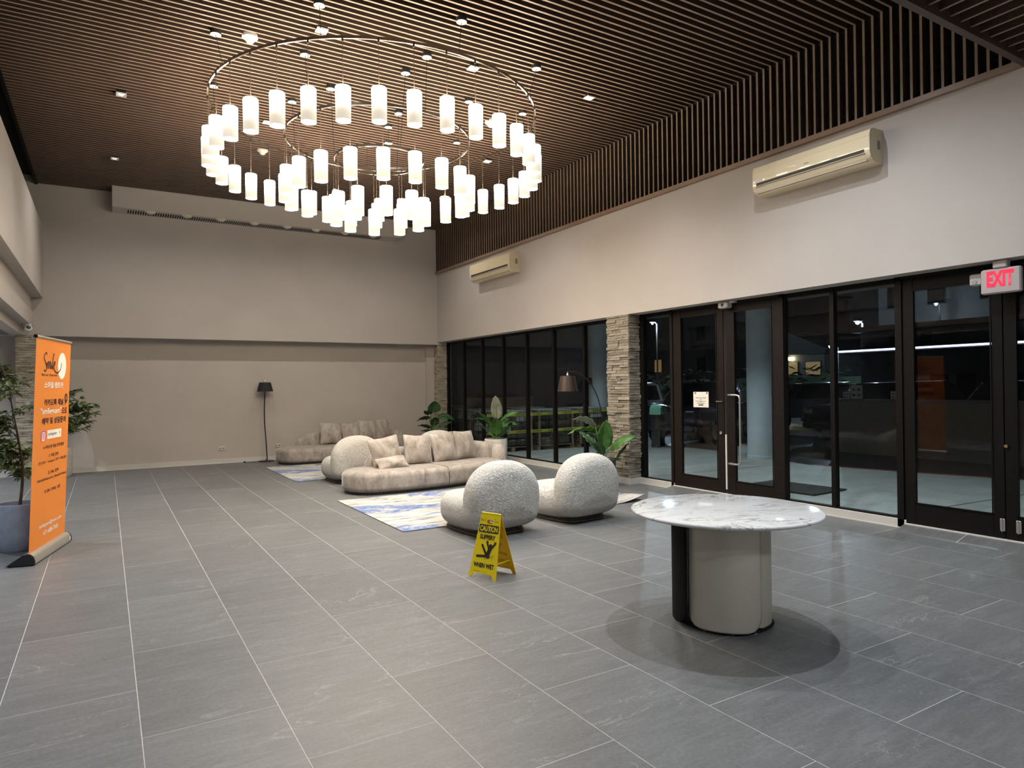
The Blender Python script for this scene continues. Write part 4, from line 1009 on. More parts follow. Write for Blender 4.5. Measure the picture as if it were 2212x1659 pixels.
# ------------------------------------------------------------------ roll-up banner
bn = thing('rollup_banner', 'tall orange roll-up banner stand with printed lettering', 'banner', (-0.5025, 8.085, 0), math.radians(76.4))
BW, BT, BZ = 0.499, 2.10, 0.10
def lean(z): return -0.078*(z-BZ)/(BT-BZ)
prof = [(-0.052, 0.012), (-0.056, 0.04), (-0.046, 0.08), (-0.022, 0.105), (0.006, 0.112), (0.04, 0.10), (0.12, 0.045), (0.165, 0.012)]
obj('cassette', MB().prism(prof, -BW-0.01, BW+0.01, 'x'), 'alu', bn, smooth=True)
for s_ in (-1, 1):
    e0, e1 = sorted((s_*(BW+0.01), s_*(BW+0.03))); obj('end_cap', MB().prism([(y*1.05, z*1.03-0.004) for y, z in prof], e0, e1, 'x'), 'black_cap', bn)
obj('foot_strip', MB().box((-BW, -0.05, 0), (BW, 0.16, 0.013)), 'black_cap', bn)
obj('maker_label', MB().box((BW-0.06, -0.060, 0.035), (BW-0.02, -0.0545, 0.06)), 'white_plastic', bn)
sh = MB(); n = 12
for j in range(n+1):
    z = BZ+(BT-BZ)*j/n; sh.v += [(-BW+0.008, lean(z), z), (BW-0.008, lean(z), z), (BW-0.008, lean(z)+0.002, z), (-BW+0.008, lean(z)+0.002, z)]
for j in range(n):
    for k in range(4): sh.f.append((j*4+k, j*4+(k+1) % 4, (j+1)*4+(k+1) % 4, (j+1)*4+k))
sheet = obj('printed_sheet', sh, 'banner_orange', bn)
obj('top_rail', MB().tube([(-BW, lean(BT), BT+0.008), (BW, lean(BT), BT+0.008)], 0.014, 12), 'alu', bn, smooth=True)
for s_ in (-1, 1): obj('rail_plug', MB().tube([(s_*BW, lean(BT), BT+0.008), (s_*(BW+0.012), lean(BT), BT+0.008)], 0.017, 12), 'black_cap', bn)
obj('support_pole', MB().tube([(0, 0.03, 0.08), (0, lean(BT)+0.02, BT)], 0.009, 8), 'alu', bn)
bu_ = Vector((0, lean(BT), BT-BZ)).normalized(); bR = Vector((1, 0, 0))
def bpnt(u, d): z = BT-d; return ((u-0.5)*2*BW, lean(z), z)
def btext(t, u0, u1, d, h, mat, bold=0.02, name='lettering'):
    return text(name, t, mat, sheet, bpnt((u0+u1)/2, d), bR, bu_, (u1-u0)*2*BW, h, bold, 0.002)
circ = [(0.125*math.cos(2*PI*k/32), 0.135*math.sin(2*PI*k/32)) for k in range(32)]
obj('white_disc', plane_mb(bpnt(0.735, 0.245), bR, bu_, circ, 0.0015), 'white_print', sheet)
sm_ = [[(-0.165, 0.085), (-0.185, 0.105), (-0.225, 0.085), (-0.235, 0.045), (-0.185, 0.0), (-0.165, -0.045), (-0.195, -0.075), (-0.235, -0.06)],
       [(-0.165, 0.01), (-0.155, -0.05), (-0.145, 0.0), (-0.115, 0.02), (-0.115, -0.045), (-0.09, 0.01), (-0.065, 0.02), (-0.07, -0.045), (-0.045, -0.01)],
       [(-0.03, 0.015), (-0.032, -0.045), (-0.01, -0.02)], [(-0.026, 0.045), (-0.024, 0.050)], [(0.03, 0.09), (0.02, 0.10), (0.0, 0.03), (0.0, -0.045), (0.02, -0.03)],
       [(0.02, -0.02), (0.06, 0.0), (0.06, 0.025), (0.04, 0.02), (0.035, -0.02), (0.06, -0.06), (0.13, -0.085), (0.22, -0.05), (0.255, 0.02)]]
obj('script_lettering', stroke_mb(bpnt(0.46, 0.235), bR, bu_, [smooth_line(l, 6) for l in sm_], 0.014, 0.0025), 'ink_brown', sheet)
btext('Rent a car | Guest house', 0.17, 0.60, 0.345, 0.030, 'ink_brown', 0.012)
btext('스마일 렌트카', 0.25, 0.79, 0.44, 0.062, 'white_print', 0.03)
btext('카카오톡 채널', 0.26, 0.81, 0.61, 0.066, 'ink_brown', 0.03)
ob_ = obj('speech_mark', plane_mb(bpnt(0.89, 0.575), bR, bu_, [(0.048*math.cos(2*PI*k/24), 0.052*math.sin(2*PI*k/24)) for k in range(24)]+[], 0.0015), 'ink_brown', sheet)
obj('speech_mark_tail', plane_mb(bpnt(0.875, 0.625), bR, bu_, [(-0.012, -0.03), (0.018, 0.012), (-0.016, 0.012)], 0.0015), 'ink_brown', sheet)
btext('Ch', 0.862, 0.92, 0.572, 0.036, 'banner_orange', 0.02)
btext('"smileguam"', 0.18, 0.755, 0.70, 0.076, 'white_print', 0.02); btext('으로', 0.775, 0.93, 0.70, 0.060, 'ink_brown', 0.03)
btext('예약 및 상담문의', 0.22, 0.90, 0.79, 0.066, 'ink_brown', 0.03)
ic = obj('camera_icon', plane_mb(bpnt(0.27, 0.935), bR, bu_, rrect(0.12, 0.105, 0.025), 0.0015), 'icon_pink', sheet)
obj('camera_icon_corner', plane_mb(bpnt(0.27, 0.935), bR, bu_, [(-0.058, 0.02), (-0.035, 0.05), (0.045, 0.05), (0.055, 0.03), (0.02, 0.035), (-0.03, 0.01), (-0.058, -0.03)], 0.0018), 'icon_purple', sheet)
obj('camera_icon_glow', plane_mb(bpnt(0.27, 0.935), bR, bu_, [(-0.05, -0.045), (0.035, -0.05), (0.01, -0.03), (-0.045, -0.02)], 0.0018), 'icon_orange', sheet)
sq = rrect(0.078, 0.07, 0.02)+[rrect(0.078, 0.07, 0.02)[0]]; cr_ = [(0.019*math.cos(2*PI*k/16), 0.018*math.sin(2*PI*k/16)) for k in range(17)]
obj('camera_icon_line', stroke_mb(bpnt(0.27, 0.935), bR, bu_, [sq, cr_], 0.009, 0.0022), 'white_print', sheet)
obj('name_box', plane_mb(bpnt(0.575, 0.925), bR, bu_, rrect(0.40, 0.085, 0.006), 0.0015), 'white_print', sheet)
btext('smileguam', 0.40, 0.64, 0.925, 0.040, 'ink', 0.01)
obj('palm_mark', stroke_mb(bpnt(0.72, 0.925), bR, bu_, [[(0, -0.02), (0.003, 0.005)], [(-0.015, 0.0), (0.003, 0.012), (0.018, 0.0)], [(-0.01, 0.015), (0.012, 0.014)]], 0.006, 0.0022), 'leaf_green', sheet)
btext('※ 카카오톡 채널 검색 방법', 0.28, 0.86, 1.045, 0.036, 'ink_brown', 0.018)
btext('1) 직접 검색', 0.44, 0.71, 1.135, 0.038, 'ink_brown', 0.016); btext(': 친구 추가 → "smileguam" 검색 → 채널 선택', 0.15, 0.95, 1.19, 0.034, 'ink_brown', 0.012)
btext('2) URL 입력', 0.43, 0.73, 1.30, 0.040, 'ink_brown', 0.016); btext(': http://pf.kakao.com/_xhxcnK61/friend', 0.13, 0.96, 1.355, 0.034, 'ink_brown', 0.010)
btext('3) QR CODE 스캔', 0.35, 0.79, 1.475, 0.042, 'ink_brown', 0.016)
btext('smileguam@naver.com', 0.24, 0.87, 1.80, 0.050, 'white_print', 0.012); btext('671-688-7000', 0.36, 0.77, 1.875, 0.044, 'white_print', 0.016)

# ------------------------------------------------------------------ plants
def pot(parent, r, h, mat, r0=None):
    r0 = r0 or r*0.86
    obj('pot', MB().lathe([(r0*0.9, 0.0), (r0, 0.03), (r*0.98, h*0.35), (r, h-0.01), (r-0.006, h), (r-0.03, h), (r-0.034, h-0.07), (0.0, h-0.07)], 36), mat, parent, smooth=True)
    obj('soil', MB().lathe([(0.0, h-0.055), (r*0.5, h-0.052), (r-0.033, h-0.06), (r-0.033, h-0.075), (0.0, h-0.075)], 24), 'soil', parent, smooth=True)
def broad_leaf(parent, base, az, elev, length, width, droop, stem_from, mat='leaf_green', twist=0.0, fold=0.25):
    """large blade with a folded midrib; az in degrees, stem from the soil"""
    p = Vector(base); d_az = Vector((math.cos(R0(az)), math.sin(R0(az)), 0)); n = 14; ctr = []; pos = p.copy(); e = elev
    for i in range(n+1):
        ctr.append(pos.copy()); d = d_az*math.cos(R0(e))+Vector((0, 0, 1))*math.sin(R0(e)); pos = pos+d*(length/n); e -= droop/n
    side0 = Vector((0, 0, 1)).cross(d_az).normalized(); mb = MB(); K = 3
    for i, c in enumerate(ctr):
        t = i/n; d = (ctr[min(i+1, n)]-ctr[max(i-1, 0)]).normalized(); side = (Matrix.Rotation(R0(twist), 3, d) @ side0).normalized(); nn = side.cross(d)
        wv = width*(math.sin(PI*min(1, t**0.75*0.985+0.012))**0.62); 
        for k in range(-K, K+1):
            s_ = k/K; wav = 0.012*math.sin(9*t*PI+2*s_)*abs(s_)
            mb.v.append(tuple(c+side*(s_*wv)+nn*(-fold*abs(s_)*wv*-1+wav)))
    m = 2*K+1
    for i in range(n):
        for k in range(m-1): mb.f.append((i*m+k, i*m+k+1, (i+1)*m+k+1, (i+1)*m+k))
    lf = obj('leaf', mb, mat, parent, smooth='all'); sd = lf.modifiers.new('thick', 'SOLIDIFY'); sd.thickness = 0.003
    d0 = d_az*math.cos(R0(elev))+Vector((0, 0, 1))*math.sin(R0(elev))
    a = Vector(stem_from); mid = (a+p)/2+Vector((0, 0, 0.04))-d_az*0.02
    pts = smooth_line([tuple(a), tuple(mid), tuple(p)], 5)+[tuple(c-(Vector((0, 0, 0.003)))) for c in ctr[1:n]]
    rr = [0.011]*11+[0.008*(1-i/n)+0.001 for i in range(1, n)]
    obj('leaf_stem', MB().tube(pts, rr[:len(pts)], 6), 'stem_green', lf)
    return lf
p3 = thing('potted_plant', 'broad-leaved potted plant in front of the stone column', 'plant', (6.72, 8.40, 0), group='broad-leaved potted plants')
pot(p3, 0.20, 0.42, 'pot_dark')
for base, az, el, L_, w_, dr, m, tw in (((-0.13, 0.02, 0.86), 185, 30, 0.62, 0.085, 70, 'leaf_green', 20), ((-0.10, 0.06, 0.93), 160, 62, 0.44, 0.085, 95, 'leaf_pale', 30), ((-0.02, -0.05, 0.58), 250, 84, 0.48, 0.13, 20, 'leaf_green', 0),
        ((0.06, -0.08, 0.56), -62, 55, 0.52, 0.13, 60, 'leaf_green', 35), ((0.17, -0.10, 0.40), -60, 70, 0.36, 0.13, 40, 'leaf_dark', 20), ((-0.06, -0.08, 0.50), 205, 60, 0.50, 0.075, 70, 'leaf_dark', 15),
        ((-0.02, 0.10, 0.55), 105, 65, 0.50, 0.10, 60, 'leaf_dark', 0), ((0.07, 0.02, 0.66), 10, 62, 0.26, 0.012, 0, 'leaf_dark', 0), ((-0.02, 0.0, 0.70), 150, 65, 0.40, 0.09, 100, 'leaf_dark', 10)):
    broad_leaf(p3, base, az, el, L_, w_, dr, (base[0]*0.25, base[1]*0.25, 0.37), m, tw)
p2 = thing('potted_plant', 'broad-leaved plant in a white pot behind the front sofa, one tall pale leaf', 'plant', (6.86, 12.06, 0), group='broad-leaved potted plants')
pot(p2, 0.235, 0.52, 'pot_white', 0.22)
for base, az, el, L_, w_, dr, m, tw in (((0.0, -0.06, 0.92), 225, 82, 0.50, 0.12, 18, 'leaf_pale', 25), ((-0.05, 0.14, 0.80), 135, 55, 0.50, 0.085, 95, 'leaf_dark', 10), ((-0.03, 0.06, 0.72), 165, 68, 0.46, 0.10, 40, 'leaf_green', 20),
        ((0.03, -0.14, 0.88), -60, 52, 0.46, 0.075, 60, 'leaf_green', 40), ((0.03, -0.10, 0.76), -55, 40, 0.42, 0.085, 70, 'leaf_green', 30), ((-0.02, -0.06, 0.58), 240, 75, 0.44, 0.13, 30, 'leaf_green', 0),
        ((0.02, -0.14, 0.56), -70, 66, 0.46, 0.14, 45, 'leaf_green', 10), ((-0.08, 0.12, 0.60), 140, 62, 0.42, 0.09, 30, 'leaf_dark', 10), ((0.05, 0.02, 0.60), 20, 70, 0.5, 0.1, 60, 'leaf_dark', 0)):
    broad_leaf(p2, base, az, el, L_, w_, dr, (base[0]*0.3, base[1]*0.3, 0.46), m, tw)
p1 = thing('potted_plant', 'dark broad-leaved potted plant in the far right corner', 'plant', (6.78, 15.02, 0), group='broad-leaved potted plants')
pot(p1, 0.20, 0.40, 'pot_white')
for base, az, el, L_, w_, dr, m, tw in (((0.02, -0.02, 0.98), 265, 80, 0.30, 0.17, 20, 'leaf_dark', 0), ((-0.05, -0.02, 0.94), 200, 40, 0.24, 0.10, 40, 'leaf_dark', 20), ((-0.10, -0.06, 0.84), 190, 30, 0.40, 0.10, 80, 'leaf_dark', 30), ((0.12, -0.06, 0.84), -15, 40, 0.50, 0.13, 110, 'leaf_dark', 30),
        ((-0.08, -0.08, 0.60), 195, 40, 0.42, 0.08, 60, 'leaf_dark', 20), ((-0.06, -0.1, 0.52), 205, 25, 0.40, 0.07, 40, 'leaf_dark', 20), ((0.10, -0.06, 0.62), -20, 45, 0.40, 0.09, 60, 'leaf_dark', 20), ((0.0, -0.1, 0.66), 255, 70, 0.34, 0.11, 60, 'leaf_dark', 0)):
    broad_leaf(p1, base, az, el, L_, w_, dr, (base[0]*0.3, base[1]*0.3, 0.35), m, tw)

def small_tree(label, x, y, pr_, ph, pmat, th, seed, n_br, spread, keep=lambda q: True):
    t = thing('potted_tree', label, 'plant', (x, y, 0), group='leafy potted trees'); rg = random.Random(seed)
    pot(t, pr_, ph, pmat, pr_*0.92)
    tr = smooth_line([(0.0, 0, ph-0.07), (0.03, 0.0, ph+0.3), (0.0, 0.02, ph+0.6), (-0.05, 0.0, th-0.35), (-0.10, 0.0, th)], 5)
    obj('trunk', MB().tube(tr, [0.016-0.012*i/(len(tr)-1) for i in range(len(tr))], 7), 'bark', t, smooth=True)
    fo_ = MB(); br_ = MB()
    def leaflet(p, d, L_, w_):
        d = d.normalized(); s_ = d.cross(Vector((0, 0, 1)))
        if s_.length < 0.1: s_ = Vector((1, 0, 0))
        s_ = (s_.normalized()+Vector((rg.uniform(-.3, .3), rg.uniform(-.3, .3), rg.uniform(-.5, .5)))).normalized(); u = s_.cross(d).normalized()
        q = [p, p+d*L_*.35+s_*w_+u*.012, p+d*L_*.7+s_*w_*.8+u*.010, p+d*L_-u*.02, p+d*L_*.7-s_*w_*.8+u*.010, p+d*L_*.35-s_*w_+u*.012, p+d*L_*.4, p+d*L_*.72]
        fo_.add(q, [(0, 1, 6), (1, 2, 7, 6), (2, 3, 7), (3, 4, 7), (4, 5, 6, 7), (5, 0, 6)])
    for b in range(n_br):
        k = b/(n_br-1); z = ph+0.22+(th-ph-0.24)*k; c = Vector(min(tr, key=lambda q: abs(q[2]-z)))
        a = rg.uniform(0, 2*PI); L_ = spread*(0.45+0.65*math.sin(PI*(0.15+0.75*k)))*rg.uniform(0.7, 1.1)
        tip = c+Vector((math.cos(a)*L_, math.sin(a)*L_, rg.uniform(0.05, 0.22)))
        if not keep(tip): continue
        br_.tube([tuple(c), tuple((c+tip)/2+Vector((0, 0, 0.03))), tuple(tip)], [0.006, 0.004, 0.002], 5)
        for q in range(5):
            f = 0.35+0.65*q/4; p = c+(tip-c)*f
            for w2 in range(5):
                aa = a+rg.uniform(-1.6, 1.6); dv = Vector((math.cos(aa), math.sin(aa), rg.uniform(-0.5, 0.45))); ll = rg.uniform(0.10, 0.17)
                if keep(p+dv*ll): leaflet(p, dv, ll, rg.uniform(0.020, 0.032))
    obj('branches', br_, 'bark', t); f_ = obj('foliage', fo_, 'leaf_tree', t); f_['kind'] = 'stuff'
small_tree('leafy tree in a blue-grey pot half hidden by the orange banner', -0.76, 8.46, 0.205, 0.47, 'pot_bluegrey', 1.78, 4, 58, 0.30, lambda q: q.x < 0.05+q.y*0.24)
small_tree('leafy tree in a pale stone pot behind the orange banner', -0.76, 15.20, 0.22, 0.56, 'pot_stone', 1.55, 9, 60, 0.52, lambda q: q.y < 0.2 and q.x > -0.28)

# ------------------------------------------------------------------ floor lamps
fl2 = thing('floor_lamp', 'black floor lamp with a conical fabric shade against the back wall', 'lamp', (3.03, 15.60, 0))
obj('base', MB().lathe([(0.0, 0.0), (0.165, 0.0), (0.168, 0.010), (0.16, 0.018), (0.02, 0.022), (0.014, 0.05), (0.0, 0.05)], 36), 'dark_metal', fl2, smooth=True)
obj('stem', MB().tube(smooth_line([(0.02, 0, 0.03), (0.0, 0, 0.4), (-0.03, 0, 0.95), (-0.02, 0, 1.4), (0.0, 0, 1.66)], 6), 0.012, 8), 'dark_metal', fl2, smooth=True)
obj('shade', MB().rings([[(r*math.cos(2*PI*i/32)-0.01, r*math.sin(2*PI*i/32), z) for i in range(32)] for r, z in ((0.172, 1.545), (0.12, 1.745))], True, False), 'black_fabric', fl2, smooth='all')
obj('shade_lining', MB().rings([[(r*math.cos(2*PI*i/32)-0.01, r*math.sin(2*PI*i/32), z) for i in range(32)] for r, z in ((0.168, 1.546), (0.116, 1.744), (0.01, 1.74))], True, False), 'white_plastic', fl2, smooth='all')
obj('finial', MB().lathe([(0.02, 1.74), (0.024, 1.76), (0.016, 1.79), (0.012, 1.81), (0.0, 1.812)], 14), 'chrome', fl2, (-0.01, 0, 0), smooth=True)
cdm = MB().tube(smooth_line([(-0.1, 0.02, 0.015), (-0.2, 0.05, 0.006), (-0.28, 0.0, 0.006), (-0.36, 0.06, 0.006), (-0.44, 0.03, 0.01)], 6), 0.005, 6); cdm.box((-0.47, 0.02, 0.0), (-0.43, 0.045, 0.03))
obj('power_cord', cdm, 'cable_black', fl2)
al2 = thing('arc_floor_lamp', 'arched black floor lamp with a bronze shade in front of the windows', 'lamp', (6.98, 8.95, 0))
o0 = Vector((6.98, 8.95, 0))
obj('base', MB().lathe([(0.0, 0.0), (0.16, 0.0), (0.163, 0.012), (0.15, 0.03), (0.0, 0.032)], 36), 'dark_metal', al2, smooth=True)
arc_ = [(6.98, 8.95, 0.03), (6.97, 8.85, 0.5), (6.93, 8.68, 1.0), (6.86, 8.62, 1.20), (6.75, 8.57, 1.42), (6.55, 8.49, 1.63), (6.30, 8.44, 1.775), (6.12, 8.41, 1.80), (6.06, 8.40, 1.79)]
obj('arc_stem', MB().tube(smooth_line([tuple(Vector(p)-o0) for p in arc_], 8), 0.009, 8), 'dark_metal', al2, smooth=True)
sc2 = Vector((6.06, 8.41, 0))-o0
NS = 36
sh2 = [[(sc2.x+r*math.cos(2*PI*i/NS), sc2.y+r*math.sin(2*PI*i/NS), z) for i in range(NS)] for r, z in ((0.158, 1.50), (0.112, 1.735))]
simple('shade_bronze', (0.065, 0.046, 0.037), 0.36, 0.6, var=0.12, scale=60)
shd = obj('shade', MB().rings(sh2, True, False), 'shade_bronze', al2, smooth='all')
obj('shade_lining', MB().rings([[(sc2.x+r*math.cos(2*PI*i/NS), sc2.y+r*math.sin(2*PI*i/NS), z) for i in range(NS)] for r, z in ((0.155, 1.501), (0.108, 1.733), (0.012, 1.73))], True, False), 'white_plastic', shd, smooth='all')
obj('finial', MB().lathe([(0.02, 1.733), (0.02, 1.76), (0.010, 1.775), (0.010, 1.80), (0.0, 1.80)], 14, (sc2.x, sc2.y, 0)), 'chrome', al2, smooth=True)

# ------------------------------------------------------------------ outdoors: paving, kerb, car park
gnd = tag(obj('ground', MB().box((7.47, -12, -0.30), (90, 60, -0.12)), 'asphalt'), 'dark wet asphalt of the car park outside', 'ground', kind='structure')
pv = MB().add([(7.45, -10, -0.02), (13.6, -10, -0.02), (12.75, 4.5, -0.02), (12.15, 6.5, -0.02), (11.75, 8.3, -0.02), (12.6, 11.5, -0.02), (12.6, 34, -0.02), (7.45, 34, -0.02),
               (7.45, -10, -0.2), (13.6, -10, -0.2), (12.75, 4.5, -0.2), (12.15, 6.5, -0.2), (11.75, 8.3, -0.2), (12.6, 11.5, -0.2), (12.6, 34, -0.2), (7.45, 34, -0.2)],
              [(0, 1, 2, 3, 4, 5, 6, 7)]+[(i, i+8, (i+1) % 8+8, (i+1) % 8) for i in range(8)])
pvo = tag(obj('pavement', pv, 'concrete_paving'), 'pale concrete pavement outside the glass', 'pavement', kind='structure')
ke = [(13.6, -10), (12.75, 4.5), (12.15, 6.5), (11.75, 8.3)]
km = MB()
for (a, b), (c, d) in zip(ke[:-1], ke[1:]):
    km.add([(a, b, -0.018), (a+0.12, b, -0.018), (c+0.12, d, -0.018), (c, d, -0.018), (a+0.12, b, -0.15), (c+0.12, d, -0.15)], [(0, 1, 2, 3), (1, 4, 5, 2)])
obj('red_kerb', km, 'red_paint', pvo)
for p, q in (((7.5, 4.62), (12.8, 4.28)), ((7.5, 8.9), (11.9, 8.6)), ((7.5, 12.6), (12.6, 12.6))):
    obj('expansion_joint', MB().add([(p[0], p[1], -0.0185), (q[0], q[1], -0.0185), (q[0], q[1]+0.025, -0.0185), (p[0], p[1]+0.025, -0.0185)], [(0, 1, 2, 3)]), 'wall_dark', pvo)
cn = tag(obj('canopy', MB().box((7.45, -10, 3.35), (12.6, 17.0, 3.6)), 'soffit_grey'), 'flat canopy over the pavement outside', 'canopy', kind='structure')
for lab, x, y, r in (('round concrete pillar outside the door with the pull handle', 12.00, 9.62, 0.285), ('round concrete pillar outside the window row beside the stone column', 11.92, 15.05, 0.285)):
    p = thing('concrete_pillar', lab, 'pillar', (x, y, 0), group='canopy pillars')
    obj('shaft', MB().cyl((0, 0), r, -0.02, 3.36, 40), 'pillar_paint', p, smooth=True)
    obj('base_ring', MB().lathe([(r+0.012, -0.02), (r+0.012, 0.05), (r, 0.06)], 40), 'pillar_paint', p, smooth=True)
    if y > 12: obj('parking_plate', MB().box((-r-0.012, -0.07, 1.62), (-r+0.002, 0.07, 1.80)), 'plate_red', p)
for lab, x, y in (('outside the exit door', 9.6, 4.6), ('outside the pull handle door', 10.4, 7.6), ('outside the stone column', 9.6, 10.6), ('in front of the pallets', 10.2, 13.0), ('beyond the right edge', 9.6, 1.5)):
    d = thing('canopy_light', 'recessed round light in the canopy %s' % lab, 'downlight', (x, y, 3.35), group='canopy lights')
    obj('bezel', MB().lathe([(0.09, 0.0), (0.09, -0.012), (0.075, -0.015), (0.07, 0.0)], 20), 'white_plastic', d)
    obj('lens', MB().add([(0.068*math.cos(2*PI*i/16), 0.068*math.sin(2*PI*i/16), -0.006) for i in range(16)], [tuple(reversed(range(16)))]), 'spot_lens', d)
    spot_lamp(d, (0, 0, -0.05), OUT_SPOT_W, (0.80, 0.96, 0.98), 125, 0.6, 0.06)
mt = thing('door_mat', 'black perforated door mat on the pavement outside', 'mat', (8.95, 6.62, -0.012), R0(3))
obj('sheet', MB().bbox((-0.42, -0.62, 0.0), (0.42, 0.62, 0.016), .003), 'mat_black', mt)
hm = MB()
for i in range(9):
    for j in range(13): hm.box((-0.38+0.085*i, -0.58+0.09*j, 0.016), (-0.33+0.085*i, -0.54+0.09*j, 0.0185))
h_ = obj('rubber_studs', hm, 'wall_dark', mt); h_['kind'] = 'stuff'

# pallets with wrapped goods in wire cages, caution tape
def pallet(label, x, y, w_, d_, h_, tone):
    p = thing('caged_pallet', label, 'pallet', (x, y, -0.02), group='caged pallets outside')
    for k in range(5): obj('deck_board', MB().box((-w_/2, -d_/2+k*(d_-0.1)/4, 0.10), (w_/2, -d_/2+k*(d_-0.1)/4+0.1, 0.125)), 'pallet_wood', p)
    for k in (-1, 0, 1): obj('bearer', MB().box((k*(w_/2-0.05)-0.05, -d_/2, 0.0), (k*(w_/2-0.05)+0.05, d_/2, 0.10)), 'pallet_wood', p)
    rg = random.Random(int(x*100)); z = 0.126; 
    while z < h_-0.1:
        hh = rg.uniform(0.16, 0.24); xx = -w_/2+0.04
        while xx < w_/2-0.1:
            ww = min(rg.uniform(0.25, 0.42), w_/2-0.04-xx)
            obj('wrapped_bale', MB().bbox((xx+0.006, -d_/2+0.05+rg.uniform(0, .03), z), (xx+ww-0.006, d_/2-0.05, z+hh-0.008), .03), 'wrap_dark' if rg.random() < 0.86 else 'wrap_white', p); xx += ww
        z += hh
    obj('top_sheet', MB().bbox((-w_/2+0.02, -d_/2+0.03, z), (w_/2-0.02, d_/2-0.03, z+0.05), .015), 'wrap_white', p)
    cg = MB(); ht = z+0.04
    nx = 9
    for k in range(nx+1):
        for yy in (-d_/2, d_/2): cg.tube([(-w_/2+w_*k/nx, yy, 0.12), (-w_/2+w_*k/nx, yy, ht)], 0.006, 5)
        for xx in (-w_/2, w_/2): cg.tube([(xx, -d_/2+d_*k/nx, 0.12), (xx, -d_/2+d_*k/nx, ht)], 0.006, 5)
    for k in range(8):
        zz = 0.13+(ht-0.13)*k/7
        for yy in (-d_/2, d_/2): cg.tube([(-w_/2, yy, zz), (w_/2, yy, zz)], 0.006, 5)
        for xx in (-w_/2, w_/2): cg.tube([(xx, -d_/2, zz), (xx, d_/2, zz)], 0.006, 5)
    obj('wire_cage', cg, 'cage_wire', p)
    for xx in (-w_/2+0.06, w_/2-0.06): obj('corner_post', MB().box((xx-0.03, -d_/2-0.03, 0.10), (xx+0.03, -d_/2-0.008, ht)), 'pallet_wood', p)
for lab, x, y in (('caged pallet of wrapped bales nearest the glass', 8.55, 14.72), ('middle caged pallet of wrapped bales behind the caution tape', 9.80, 14.70), ('caged pallet of wrapped bales beside the round pillar', 11.05, 14.66),
                  ('caged pallet of wrapped bales in the second row near the glass', 8.60, 16.1), ('caged pallet of wrapped bales farthest along the glass', 8.65, 17.6), ('caged pallet of wrapped bales in the second row centre', 9.9, 16.1)):
    pallet(lab, x, y, 1.14, 1.12, 0.95, 0)
for lab, z0, y0 in (('upper yellow caution tape strung across the pallets', 0.86, 14.05), ('lower yellow caution tape strung across the pallets', 0.44, 14.04)):
    t = thing('caution_tape', lab, 'tape', (0, 0, 0), group='yellow caution tapes'); mb = MB(); n = 24; L_ = []
    for i in range(n+1):
        x = 7.75+(12.0-7.75)*i/n; z = z0-0.02*math.sin(PI*i/n)+0.05*i/n; L_.append((x, y0-0.006*math.sin(i), z))
    vs_ = [(x, y, z) for x, y, z in L_]+[(x, y, z+0.075) for x, y, z in L_]
    mb.add(vs_, [(i, i+1, n+2+i, n+1+i) for i in range(n)]); o = obj('ribbon', mb, 'tape_yellow', t)
    for i in range(1, 9): text('lettering', 'CAUTION', 'ink', o, (7.75+0.47*i, y0-0.004, z0+0.04-0.02*math.sin(PI*0.11*i)+0.0055*i*1.0), (1, 0, 0), (0, 0, 1), 0.26, 0.042, 0.02, 0.004)
bd_ = thing('timber_hoarding', 'pale timber hoarding behind the caged pallets', 'hoarding', (10.75, 18.6, -0.02))
for k in range(3): obj('board', MB().bbox((-1.25, -0.02, 0.02+0.42*k), (1.25, 0.02, 0.42+0.42*k), .004), 'board_wood', bd_)
for k in (-1.1, 0, 1.1): obj('post', MB().box((k-0.04, 0.02, 0.0), (k+0.04, 0.09, 1.28)), 'pallet_wood', bd_)

